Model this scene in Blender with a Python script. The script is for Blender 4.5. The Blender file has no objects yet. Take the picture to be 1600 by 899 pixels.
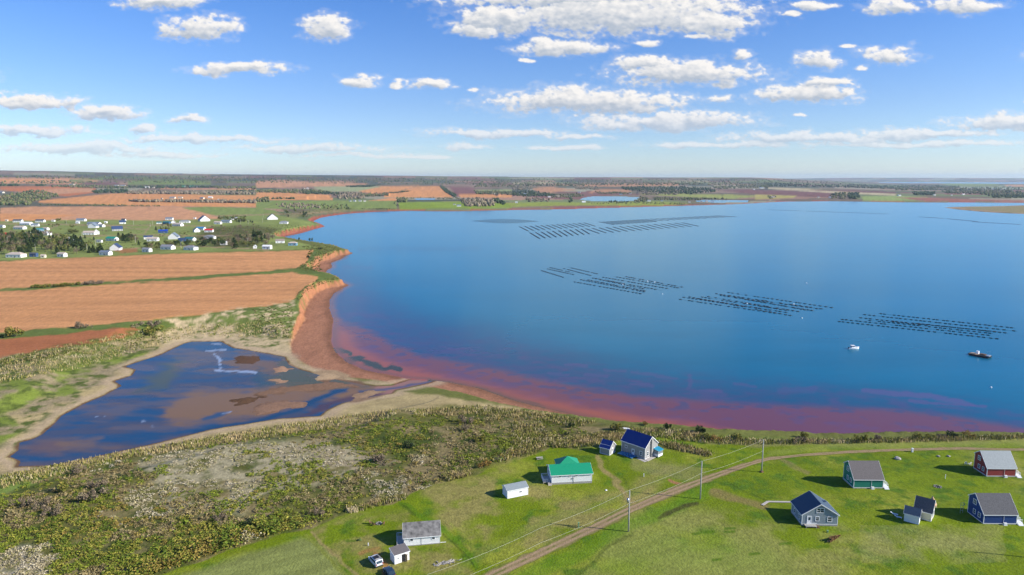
import bpy, bmesh, math, random
import numpy as np
rad = math.radians
random.seed(7); RNG = np.random.default_rng(11)
SC = bpy.context.scene
COL = bpy.data.collections.new('place'); SC.collection.children.link(COL)

# ------------------------------------------------------------------ camera, world, sun, exposure
H = 100.0                     # drone height above the sea
TH = rad(9.08)                # pitch down
F = 1600 * 24 / 36
cam_d = bpy.data.cameras.new('camera'); cam_d.lens = 24; cam_d.sensor_width = 36
cam_d.clip_start = 1.0; cam_d.clip_end = 200000
cam = bpy.data.objects.new('camera', cam_d); SC.collection.objects.link(cam)
cam.location = (0, 0, H); cam.rotation_euler = (math.pi / 2 - TH, 0, 0)
SC.camera = cam
SUN_EL = rad(29); SUN_AZ = rad(103)        # azimuth clockwise from +Y
wd = bpy.data.worlds.new('World'); SC.world = wd; wd.use_nodes = True
nt = wd.node_tree; nt.nodes.clear()
sky = nt.nodes.new('ShaderNodeTexSky'); sky.sky_type = 'NISHITA'; sky.sun_disc = False
sky.sun_elevation = SUN_EL; sky.sun_rotation = SUN_AZ; sky.altitude = 100
sky.air_density = 1.0; sky.dust_density = 0.15; sky.ozone_density = 3.0
bg = nt.nodes.new('ShaderNodeBackground'); bg.inputs['Strength'].default_value = 0.083
out = nt.nodes.new('ShaderNodeOutputWorld')
tcw = nt.nodes.new('ShaderNodeTexCoord'); spw = nt.nodes.new('ShaderNodeSeparateXYZ'); nt.links.new(tcw.outputs['Generated'], spw.inputs[0])
rw = nt.nodes.new('ShaderNodeValToRGB'); nt.links.new(spw.outputs[2], rw.inputs[0])   # colour of the clear air by elevation
rw.color_ramp.elements[0].position = 0.0; rw.color_ramp.elements[0].color = (.49, .555, .715, 1)
rw.color_ramp.elements[1].position = .24; rw.color_ramp.elements[1].color = (.27, .425, .68, 1)
rm_ = rw.color_ramp.elements.new(.10); rm_.color = (.40, .475, .66, 1)
sc_w = nt.nodes.new('ShaderNodeVectorMath'); sc_w.operation = 'SCALE'; sc_w.inputs['Scale'].default_value = 2.0; nt.links.new(rw.outputs[0], sc_w.inputs[0])
mw = nt.nodes.new('ShaderNodeVectorMath'); mw.operation = 'MULTIPLY'; nt.links.new(sky.outputs[0], mw.inputs[0]); nt.links.new(sc_w.outputs[0], mw.inputs[1])
nt.links.new(mw.outputs[0], bg.inputs[0]); nt.links.new(bg.outputs[0], out.inputs[0])
sl = bpy.data.lights.new('sun', 'SUN'); sl.energy = 5.0; sl.angle = rad(0.5); sl.color = (1, 0.93, 0.82)
so = bpy.data.objects.new('sun', sl); SC.collection.objects.link(so)
from mathutils import Vector, Matrix
sdir = Vector((math.sin(SUN_AZ) * math.cos(SUN_EL), math.cos(SUN_AZ) * math.cos(SUN_EL), math.sin(SUN_EL)))
so.rotation_euler = sdir.to_track_quat('Z', 'Y').to_euler()
so.location = (300, -50, 300)
SC.view_settings.view_transform = 'Standard'; SC.view_settings.look = 'None'
SC.view_settings.exposure = 0.55; SC.view_settings.gamma = 1
SC.view_settings.use_curve_mapping = False

# ------------------------------------------------------------------ mapping helpers (where a traced point lies on the ground)
cT, sT = math.cos(TH), math.sin(TH)
def W(px, py, z=0.0):
    px = np.asarray(px, float); py = np.asarray(py, float); z = np.asarray(z, float)
    u = 449.5 - py
    dx = px - 800; dy = F * cT + u * sT; dz = -F * sT + u * cT
    t = (z - H) / dz
    return t * dx, t * dy
def P(x, y, z):
    dep = y * cT - (z - H) * sT
    dep = np.where(dep < 1, 1, dep)
    return 800 + F * x / dep, 449.5 - F * (y * sT + (z - H) * cT) / dep
def sm(a, b, x):
    t = np.clip((x - a) / (b - a), 0, 1); return t * t * (3 - 2 * t)
def _h(ix, iy, s):
    n = (ix.astype(np.int64) * 374761393 + iy.astype(np.int64) * 668265263 + s * 1442695041) & 0xffffffff
    n = ((n ^ (n >> 13)) * 1274126177) & 0xffffffff
    n = (n ^ (n >> 16)) & 0xffffff
    return n.astype(np.float32) / 16777215.0
def vn(x, y, s=0):
    ix = np.floor(x); iy = np.floor(y); fx = x - ix; fy = y - iy
    fx = fx * fx * (3 - 2 * fx); fy = fy * fy * (3 - 2 * fy)
    a = _h(ix, iy, s); b = _h(ix + 1, iy, s); c = _h(ix, iy + 1, s); d = _h(ix + 1, iy + 1, s)
    return (a * (1 - fx) + b * fx) * (1 - fy) + (c * (1 - fx) + d * fx) * fy
def fbm(x, y, o=4, s=0):
    r = 0; a = .5; t = 0
    for i in range(o):
        r = r + a * vn(x, y, s + i * 17); t += a; a *= .52; x = x * 2.03 + 3.7; y = y * 2.03 + 1.3
    return r / t
def s2l(c, g=1.42):
    o = []
    for v in c:
        v /= 255.0
        o.append((v / 12.92 if v < .04045 else ((v + .055) / 1.055) ** 2.4) / g)
    return np.array(o, np.float32)

def poly_sd(px, py, poly):
    """signed distance, positive inside; also index/param of nearest edge"""
    P_ = np.asarray(poly, np.float64); n = len(P_)
    d2 = np.full(px.shape, 1e30); ins = np.zeros(px.shape, bool)
    idx = np.zeros(px.shape, np.int32); par = np.zeros(px.shape, np.float32)
    for i in range(n):
        ax, ay = P_[i]; bx, by = P_[(i + 1) % n]
        ex, ey = bx - ax, by - ay; L = ex * ex + ey * ey + 1e-12
        wx = px - ax; wy = py - ay
        t = np.clip((wx * ex + wy * ey) / L, 0, 1)
        q = (wx - ex * t) ** 2 + (wy - ey * t) ** 2
        m = q < d2; d2 = np.where(m, q, d2); idx[m] = i; par[m] = t[m]
        c = ((ay > py) != (by > py))
        if ey != 0:
            c &= px < ex * (py - ay) / ey + ax
            ins ^= c
    d = np.sqrt(d2)
    return np.where(ins, d, -d), idx, par
def line_d(px, py, pts):
    d2 = np.full(px.shape, 1e30)
    for (ax, ay), (bx, by) in zip(pts[:-1], pts[1:]):
        ex, ey = bx - ax, by - ay; L = ex * ex + ey * ey + 1e-12
        t = np.clip(((px - ax) * ex + (py - ay) * ey) / L, 0, 1)
        d2 = np.minimum(d2, (px - ax - ex * t) ** 2 + (py - ay - ey * t) ** 2)
    return np.sqrt(d2)

# ------------------------------------------------------------------ the coast: (px, py, beach width, bank height)
SHORE = [(3600, 686, 1, 4.2), (1700, 686, 1, 4.2), (1600, 686, 1, 4.2), (1400, 685, 1, 4.2), (1300, 688, 1, 4.0), (1200, 683, 1, 4), (1125, 681, 1, 4),
 (1050, 673, 1, 4), (985, 667, 2, 3.6), (950, 660, 3, 3), (900, 649, 5, 2.5), (850, 638, 8, 2.2), (800, 625, 10, 1.8), (750, 607, 12, 1.4),
 (700, 597, 12, 1.2), (662, 593, 9, 1), (637, 592, 10, 1), (605, 585, 12, 1), (570, 578, 16, 1), (542, 566, 20, 1), (524, 550, 24, 1.2), (518, 535, 24, 2),
 (519, 517, 22, 4), (521, 500, 20, 6), (515, 482, 18, 8), (515, 470, 16, 9), (522, 459, 15, 9), (533, 452, 12, 8), (545, 446, 3, 5),
 (530, 439, 3, 8), (512, 433, 8, 8), (508, 428, 14, 8), (512, 422, 18, 8), (520, 418, 16, 8), (517, 411, 14, 8), (534, 405, 12, 8), (540, 400, 10, 7), (552, 396, 3, 5),
 (532, 390, 5, 7), (505, 385, 6, 7), (470, 378, 8, 6), (447, 373, 12, 6), (444, 370, 14, 7), (470, 365, 18, 8), (490, 359, 16, 7), (508, 354, 8, 4),
 (498, 349, 6, 3), (489, 346, 10, 4), (500, 341, 16, 5), (515, 338, 18, 4), (545, 334, 20, 3), (575, 332, 22, 3), (600, 330.6, 20, 3), (640, 329.6, 14, 3), (700, 330.3, 14, 3),
 (770, 329, 16, 3.5), (800, 328.3, 18, 3.5), (880, 327, 16, 4.5), (940, 325, 16, 4.5), (1020, 323, 20, 4), (1090, 321, 20, 3), (1160, 319, 20, 2), (1200, 316.5, 12, 2),
 (1215, 315.5, 20, 2), (1300, 314.5, 12, 2), (1400, 316.2, 10, 2), (1500, 316.5, 10, 2.5), (1600, 317, 10, 2.5), (2400, 318, 10, 2.5), (4000, 320, 10, 2.5)]
_sx, _sy = W([s[0] for s in SHORE], [s[1] for s in SHORE], 0)
SEA = np.stack([_sx, _sy], 1); SEA_A = np.array([[s[2], s[3]] for s in SHORE])
# sand spit on the right
SPIT = np.stack(W([1473, 1500, 1550, 1600, 1680, 2000, 2000, 1600, 1540, 1500], [324.6, 323, 322.6, 321, 320.5, 320, 336, 334.8, 331.8, 328]), 1)
LAG_PX = [(288, 537), (300, 534), (345, 534), (353, 538), (364, 544), (390, 548), (420, 553), (445, 558), (447, 563), (452, 570), (470, 578), (500, 586), (528, 594),
 (556, 599), (585, 604), (612, 603), (640, 594), (668, 588), (700, 588), (668, 599), (640, 605), (616, 610), (612, 615), (585, 620), (560, 625), (535, 630), (512, 640), (500, 650), (470, 652), (430, 655), (400, 660), (330, 671), (250, 691), (175, 708),
 (110, 722), (75, 728), (28, 729), (32, 721), (15, 714), (28, 704), (30, 692), (52, 686), (66, 679), (84, 663), (96, 650), (130, 632), (165, 617), (190, 603), (178, 596), (206, 587), (212, 578),
 (195, 573), (215, 566), (250, 555), (275, 543)]
LAG = np.stack(W([p[0] for p in LAG_PX], [p[1] for p in LAG_PX]), 1)
BARS = [(np.stack(W(*np.array(p, float).T), 1), c) for p, c in [
 ([(488, 592), (500, 584), (516, 583), (532, 589), (522, 595), (500, 598)], (198, 168, 130)), ([(428, 577), (440, 571), (452, 577), (448, 582), (434, 582)], (190, 150, 120)), ([(424, 594), (440, 591), (450, 595), (440, 599), (426, 598)], (188, 150, 118)),
 ([(400, 616), (420, 608), (450, 604), (480, 600), (520, 597), (552, 600), (560, 605), (530, 606), (505, 610), (470, 613), (440, 614), (410, 621)], (146, 114, 90)), ([(400, 634), (430, 628), (460, 627), (482, 630), (474, 636), (450, 640), (425, 645), (400, 649)], (156, 122, 98)), ([(545, 620), (560, 613), (585, 610), (600, 612), (580, 619), (555, 625)], (170, 140, 110)),
 ([(366, 560), (380, 556), (402, 557), (410, 563), (395, 570), (372, 568)], (110, 82, 62)), ([(360, 626), (385, 622), (402, 624), (392, 632), (366, 633)], (112, 84, 60))]]
POND = np.stack(W([913, 925, 960, 1000, 995, 960, 925, 905], [309, 307, 306.8, 308, 314, 315.2, 314.6, 312]), 1)
POND2 = np.stack(W([645, 660, 680, 678, 655], [311, 309.6, 310.5, 312.5, 313]), 1)
LAG3 = np.stack(W([1085, 1120, 1170, 1168, 1120, 1090], [313.2, 312.3, 313.3, 316.6, 317, 316]), 1)
HOR_X = [-1500, -400, 0, 100, 200, 400, 600, 800, 1000, 1200, 1350, 1600, 2600]
HOR_Y = [270, 269, 269.8, 270.5, 272.2, 274, 275.6, 277, 277.6, 278, 278.6, 279.2, 279.2]

def height(x, y):
    x = np.asarray(x, float); y = np.asarray(y, float)
    r = np.hypot(x, y)
    qx = 800 + F * x / np.maximum(y, 1) / 1.0126
    d, idx, par = poly_sd(x, y, SEA)
    n = len(SEA)
    a0 = SEA_A[idx % n]; a1 = SEA_A[(idx + 1) % n]
    par3 = par[..., None]; A = a0 * (1 - par3) + a1 * par3
    wb, hb = A[..., 0], A[..., 1]
    dl = -d + (fbm(x / 6, y / 6, 3, 5) - .5) * np.clip(r / 120, .8, 5) * np.clip(-d / 6, 0, 1)  # land positive
    # plateau
    left = sm(-20, -90, x) * sm(300, 480, y)
    pl = 4.2 + 4.8 * left + (fbm(x / 60, y / 60, 3, 9) - .5) * 1.6
    pl = pl + sm(1100, 1700, r) * (-1.0) * (1 - sm(-200, -700, x))
    hl = 1 - sm(1150, 1400, qx)
    zr = H + 11500 * (279.2 - np.interp(qx, HOR_X, HOR_Y)) / F
    big = (fbm(x / 900, y / 900, 3, 21) - .5)
    hill = hl * (zr - 6) * sm(2600, 11500, r) ** 1.25
    hill = hill + sm(2300, 5000, r) * big * (16 * hl + 3) * (1 - .6 * sm(8000, 11500, r))
    hill = hill * (1 - .35 * sm(12500, 17000, r) * hl)
    far = (1 - hl) * sm(21500, 25000, r) * (H + 25000 * (279.2 - np.interp(qx, HOR_X, HOR_Y)) / F)
    pl = pl + hill + far + sm(2300, 2900, r) * 3
    # coast profile
    wc = hb * .45 + .6
    beach = np.clip(dl / np.maximum(wb, .3), 0, 1) * np.minimum(.9, hb * .4)
    cliff = sm(0, 1, (dl - wb) / wc) * (hb - np.minimum(.9, hb * .4))
    rough = (fbm(x / 3.5, y / 3.5, 3, 31) - .5) * hb * .35 * np.exp(-((dl - wb - wc * .5) / (wc + .8)) ** 2)
    inl = dl - wb - wc
    t = sm(0, 1, inl / (45 + wb * 2))
    z = beach + cliff + rough + (pl - hb) * t
    under = -np.clip(d, 0, 60) * .05 - .05
    z = np.where(d > 0, under, np.maximum(z, .02))
    # sand spit
    ds, _, _ = poly_sd(x, y, SPIT)
    z = np.where((d > 0) & (ds > -30), np.maximum(z, np.clip(ds * .03, -.8, 1.6)), z)
    # lagoon & ponds
    near = (r < 700) & (y > 0)
    dL = np.full(x.shape, -1e3)
    if near.any():
        dL[near] = poly_sd(x[near], y[near], LAG)[0]
    nl = (fbm(x / 5, y / 5, 3, 41) - .5) * 3
    prof = np.where(dL > 0, -np.clip(dL, 0, 10) * .05, np.clip(-dL + nl * np.clip(-dL / 4, 0, 1), 0, 90) * .055 + .02)
    prof = np.where(-dL > 60, 99, prof + np.clip(-dL - 25, 0, 60) * .25)
    z = np.where(near, np.minimum(z, prof), z)
    for bp_, _c in BARS:
        mb = near & (np.abs(x - bp_[:, 0].mean()) < 70) & (np.abs(y - bp_[:, 1].mean()) < 60)
        if mb.any():
            db = poly_sd(x[mb], y[mb], bp_)[0] + (fbm(x[mb] / 4, y[mb] / 4, 3, 44) - .5) * 7
            z[mb] = np.maximum(z[mb], np.clip(db * .05, -1, .22))
    fr = (r > 1500) & (y > 0)
    for pg in (POND, POND2, LAG3):
        if fr.any():
            dp = np.full(x.shape, -1e4); dp[fr] = poly_sd(x[fr], y[fr], pg)[0]
            z = np.where(dp > 0, -.4, np.where(dp > -500, np.minimum(z, .3 + np.maximum(-dp, 0) * .012), z))
    # bay beyond the right-hand lowland
    bw = sm(1345, 1365, qx) * sm(15800, 16300, r + 500 * (fbm(x / 1500, y / 1500, 2, 3) - .5) - 0) * (1 - sm(20500, 21500, r))
    z = z * (1 - bw) - 3 * bw
    return z

# ------------------------------------------------------------------ mesh builders
def mesh_np(name, V, Q, mat, col=None, smooth=False, attrs=None):
    """V (n,3), Q (m,k) faces with constant k"""
    me = bpy.data.meshes.new(name)
    V = np.ascontiguousarray(V, np.float32); Q = np.ascontiguousarray(Q, np.int32)
    k = Q.shape[1]
    me.vertices.add(len(V)); me.vertices.foreach_set('co', V.ravel())
    me.loops.add(Q.size); me.loops.foreach_set('vertex_index', Q.ravel())
    me.polygons.add(len(Q)); me.polygons.foreach_set('loop_start', np.arange(0, Q.size, k, dtype=np.int32))
    me.polygons.foreach_set('loop_total', np.full(len(Q), k, np.int32))
    if smooth: me.polygons.foreach_set('use_smooth', np.ones(len(Q), bool))
    if col is not None:
        a = me.color_attributes.new('Col', 'FLOAT_COLOR', 'POINT')
        c = np.ones((len(V), 4), np.float32); c[:, :col.shape[1]] = col; a.data.foreach_set('color', c.ravel())
    for k2, v in (attrs or {}).items():
        a = me.attributes.new(k2, 'FLOAT', 'POINT'); a.data.foreach_set('value', np.ascontiguousarray(v, np.float32))
    me.update(calc_edges=True); me.validate()
    me.materials.append(mat)
    return me
def link(name, me, parent=None, loc=None):
    o = bpy.data.objects.new(name, me); COL.objects.link(o)
    if parent: o.parent = parent
    if loc is not None: o.location = loc
    return o
def tag(o, label, cat, group=None):
    o['label'] = label; o['category'] = cat
    if group: o['group'] = group
    return o
def struct(o): o['kind'] = 'structure'; return o
def stuff(o, label, cat): o['kind'] = 'stuff'; o['label'] = label; o['category'] = cat; return o
def thing(name, label, cat, loc, rz=0, group=None):
    o = bpy.data.objects.new(name, None); COL.objects.link(o); o.empty_display_size = .5
    o.location = loc; o.rotation_euler = (0, 0, rz)
    return tag(o, label, cat, group)

# ------------------------------------------------------------------ materials
MATS = {}
def node_mat(name):
    m = bpy.data.materials.new(name); m.use_nodes = True
    n = m.node_tree; b = n.nodes['Principled BSDF']; return m, n, b
def mat(name, col, rough=.7, metal=0, var=.12, scale=3.0, bump=0, spec=.4, stretch=(1, 1, 1)):
    if name in MATS: return MATS[name]
    m, n, b = node_mat(name)
    tc = n.nodes.new('ShaderNodeTexCoord'); mp = n.nodes.new('ShaderNodeMapping'); mp.inputs['Scale'].default_value = stretch
    n.links.new(tc.outputs['Object'], mp.inputs[0])
    no = n.nodes.new('ShaderNodeTexNoise'); no.inputs['Scale'].default_value = scale; no.inputs['Detail'].default_value = 4
    n.links.new(mp.outputs[0], no.inputs['Vector'])
    mr = n.nodes.new('ShaderNodeMapRange'); mr.inputs[1].default_value = .25; mr.inputs[2].default_value = .75
    mr.inputs[3].default_value = 1 - var; mr.inputs[4].default_value = 1 + var
    n.links.new(no.outputs[0], mr.inputs[0])
    mx = n.nodes.new('ShaderNodeVectorMath'); mx.operation = 'SCALE'; mx.inputs[0].default_value = col[:3]
    n.links.new(mr.outputs[0], mx.inputs['Scale']); n.links.new(mx.outputs[0], b.inputs['Base Color'])
    b.inputs['Roughness'].default_value = rough; b.inputs['Metallic'].default_value = metal
    b.inputs['Specular IOR Level'].default_value = spec
    if bump:
        bp = n.nodes.new('ShaderNodeBump'); bp.inputs['Strength'].default_value = bump; bp.inputs['Distance'].default_value = .05
        n.links.new(no.outputs[0], bp.inputs['Height']); n.links.new(bp.outputs[0], b.inputs['Normal'])
    MATS[name] = m; return m
def striped(name, col, pitch, axis, depth=.25, rough=.6, metal=0, var=.08, spec=.4):
    """siding courses / metal ribs: a band pattern along one object axis"""
    m = mat(name, col, rough, metal, var, 2.0, 0, spec)
    if m.get('st'): return m
    m['st'] = 1; n = m.node_tree; b = n.nodes['Principled BSDF']
    tc = n.nodes.new('ShaderNodeTexCoord'); sp = n.nodes.new('ShaderNodeSeparateXYZ'); n.links.new(tc.outputs['Object'], sp.inputs[0])
    a = n.nodes.new('ShaderNodeMath'); a.operation = 'MULTIPLY'; a.inputs[1].default_value = 1 / pitch; n.links.new(sp.outputs[axis], a.inputs[0])
    f = n.nodes.new('ShaderNodeMath'); f.operation = 'FRACT'; n.links.new(a.outputs[0], f.inputs[0])
    bp = n.nodes.new('ShaderNodeBump'); bp.inputs['Strength'].default_value = depth; bp.inputs['Distance'].default_value = .04
    n.links.new(f.outputs[0], bp.inputs['Height']); n.links.new(bp.outputs[0], b.inputs['Normal'])
    return m
def attr_mat(name, rough=.9, spec=.15, noise=(), bump=None, trans=0.0):
    """colour from the mesh's own land-cover colour x world-space noise layers"""
    m, n, b = node_mat(name)
    at = n.nodes.new('ShaderNodeAttribute'); at.attribute_name = 'Col'
    cur = at.outputs['Color']
    geo = n.nodes.new('ShaderNodeNewGeometry')
    for (sc, lo, hi, det) in noise:
        no = n.nodes.new('ShaderNodeTexNoise'); no.inputs['Scale'].default_value = sc; no.inputs['Detail'].default_value = det
        n.links.new(geo.outputs['Position'], no.inputs['Vector'])
        mr = n.nodes.new('ShaderNodeMapRange'); mr.inputs[1].default_value = .3; mr.inputs[2].default_value = .7
        mr.inputs[3].default_value = lo; mr.inputs[4].default_value = hi
        n.links.new(no.outputs[0], mr.inputs[0])
        mx = n.nodes.new('ShaderNodeVectorMath'); mx.operation = 'SCALE'
        n.links.new(cur, mx.inputs[0]); n.links.new(mr.outputs[0], mx.inputs['Scale']); cur = mx.outputs[0]
    n.links.new(cur, b.inputs['Base Color'])
    b.inputs['Roughness'].default_value = rough; b.inputs['Specular IOR Level'].default_value = spec
    if bump:
        no = n.nodes.new('ShaderNodeTexNoise'); no.inputs['Scale'].default_value = bump[0]; no.inputs['Detail'].default_value = 5
        n.links.new(geo.outputs['Position'], no.inputs['Vector'])
        bp = n.nodes.new('ShaderNodeBump'); bp.inputs['Strength'].default_value = bump[1]; bp.inputs['Distance'].default_value = bump[2]
        n.links.new(no.outputs[0], bp.inputs['Height']); n.links.new(bp.outputs[0], b.inputs['Normal'])
    return m

# ------------------------------------------------------------------ the ground sheet
fa = np.linspace(-rad(41.5), rad(41.5), 1150)
ca = np.linspace(rad(41.5), 2 * math.pi - rad(41.5), 60)[1:-1]
AZ = np.concatenate([fa, ca])
NA = len(AZ)
dep = np.arange(rad(33.5), rad(.38), -rad(1.1 / F * 57.3))
R1 = (H - 4) / np.tan(dep); R1 = R1[R1 < 13000]
R = np.concatenate([np.geomspace(3, R1[0], 16)[:-1], R1, np.linspace(R1[-1], 30000, 50)[1:]])
NR = len(R)
AA, RR = np.meshgrid(AZ, R)
GX = RR * np.sin(AA); GY = RR * np.cos(AA)
GZ = height(GX, GY)
print('grid', GZ.shape)
TANG = (GZ - H) / RR             # slope to the camera height, used to find where a traced point meets the ground
def ground(px, py):
    px = float(px); py = float(py); u = 449.5 - py
    dx = px - 800; dy = F * cT + u * sT; dz = -F * sT + u * cT
    az = math.atan2(dx, dy); tn = dz / math.hypot(dx, dy)
    j = (az - fa[0]) / (fa[1] - fa[0]); j0 = int(np.clip(math.floor(j), 0, len(fa) - 2)); w = j - j0
    col = TANG[:, j0] * (1 - w) + TANG[:, j0 + 1] * w
    k = int(np.argmax(col >= tn))
    if k == 0: k = NR - 1
    t = (tn - col[k - 1]) / (col[k] - col[k - 1] + 1e-12)
    r = R[k - 1] + (R[k] - R[k - 1]) * min(max(t, 0), 1)
    x = r * math.sin(az); y = r * math.cos(az)
    zz = GZ[k - 1:k + 1, j0:j0 + 2].mean(1); z = zz[0] * (1 - t) + zz[1] * t
    return x, y, float(z)
def hz(x, y): return float(height(np.array([x]), np.array([y]))[0])

PX, PY = P(GX, GY, GZ)
front = (GY > 10)
PX = np.where(front, PX, 1e5); 
X, Y = GX.astype(np.float32), GY.astype(np.float32)
wsc = np.clip(40 / RR * 25, .15, 3.5)     # edge wobble in traced units
wx = PX + (fbm(X / 9, Y / 9, 3, 51) - .5) * 5 * wsc; wy = PY + (fbm(X / 9, Y / 9, 3, 57) - .5) * 3 * wsc
C = np.zeros(GX.shape + (3,), np.float32)
def mixc(m, c):
    global C
    m = np.clip(m, 0, 1)[..., None]; C = C * (1 - m) + np.asarray(c, np.float32) * m
def region(poly, c, soft=1.2, wob=True, fn=None, op=1.0, inside=False):
    ax, ay = (wx, wy) if wob else (PX, PY)
    p = np.asarray(poly, float); lo = p.min(0) - soft * 2 - 1; hi = p.max(0) + soft * 2 + 1
    m = (ax > lo[0]) & (ax < hi[0]) & (ay > lo[1]) & (ay < hi[1])
    if not m.any(): return None
    d = poly_sd(ax[m], ay[m], poly)[0]
    a = sm(-soft, soft, d) * op
    c0 = np.asarray(c, np.float32)
    if fn is not None: cc = c0 * fn(X[m], Y[m])[..., None]
    else: cc = c0
    C[m] = C[m] * (1 - a[..., None]) + cc * a[..., None]
n_big = fbm(X / 45, Y / 45, 4, 61); n_med = fbm(X / 11, Y / 11, 4, 63); n_sm = fbm(X / 2.2, Y / 2.2, 3, 65); n_f = vn(X / .6, Y / .6, 67)
n_huge = fbm(X / 260, Y / 420, 4, 69)
# base: mixed far country
wood = s2l((92, 98, 84)); brn = s2l((128, 112, 92)); grn = s2l((124, 150, 88)); fld = s2l((196, 146, 118)); mar = s2l((140, 96, 92))
a = n_huge
C[:] = brn
mixc(sm(.42, .55, a), wood)
mixc(sm(.50, .56, fbm(X / 500, Y / 700, 3, 71)) * .7, grn * .8)
ca2, sa2 = math.cos(.32), math.sin(.32)
fu = (X * ca2 + Y * sa2) / 420 + (n_huge - .5) * .5; fv = (-X * sa2 + Y * ca2) / 560 + (fbm(X / 800, Y / 800, 2, 74) - .5) * .5
fv = fv + vn(np.floor(fu), fu * 0, 75); ci = np.floor(fu); cj = np.floor(fv); hid = _h(ci, cj, 76); hid2 = _h(ci, cj, 78)
FP = [wood, wood * 1.1, brn, s2l((150, 126, 108)), s2l((136, 146, 98)), s2l((166, 140, 118)), mar * 1.1, s2l((186, 146, 122)), s2l((112, 112, 92)), s2l((182, 174, 146)), s2l((120, 134, 88)), brn * .9]
pick = np.clip((hid * len(FP)).astype(int), 0, len(FP) - 1); PC = np.array(FP, np.float32)[pick] * (.9 + .25 * hid2)[..., None]
pm = (sm(1700, 2100, RR) * .85)[..., None]; C = C * (1 - pm) + PC * pm
edge = np.minimum(np.minimum(fu - ci, 1 - (fu - ci)) * 420, np.minimum(fv - cj, 1 - (fv - cj)) * 560)
mixc(sm(22, 8, edge) * .7 * (vn(X / 300, Y / 300, 79) > .35), DKH) if False else None
# near base: rough grass
nearm = sm(1500, 1150, RR)
C = C * (1 - nearm[..., None]) + (s2l((120, 125, 62)) * (.75 + .5 * n_med)[..., None]) * nearm[..., None]

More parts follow.
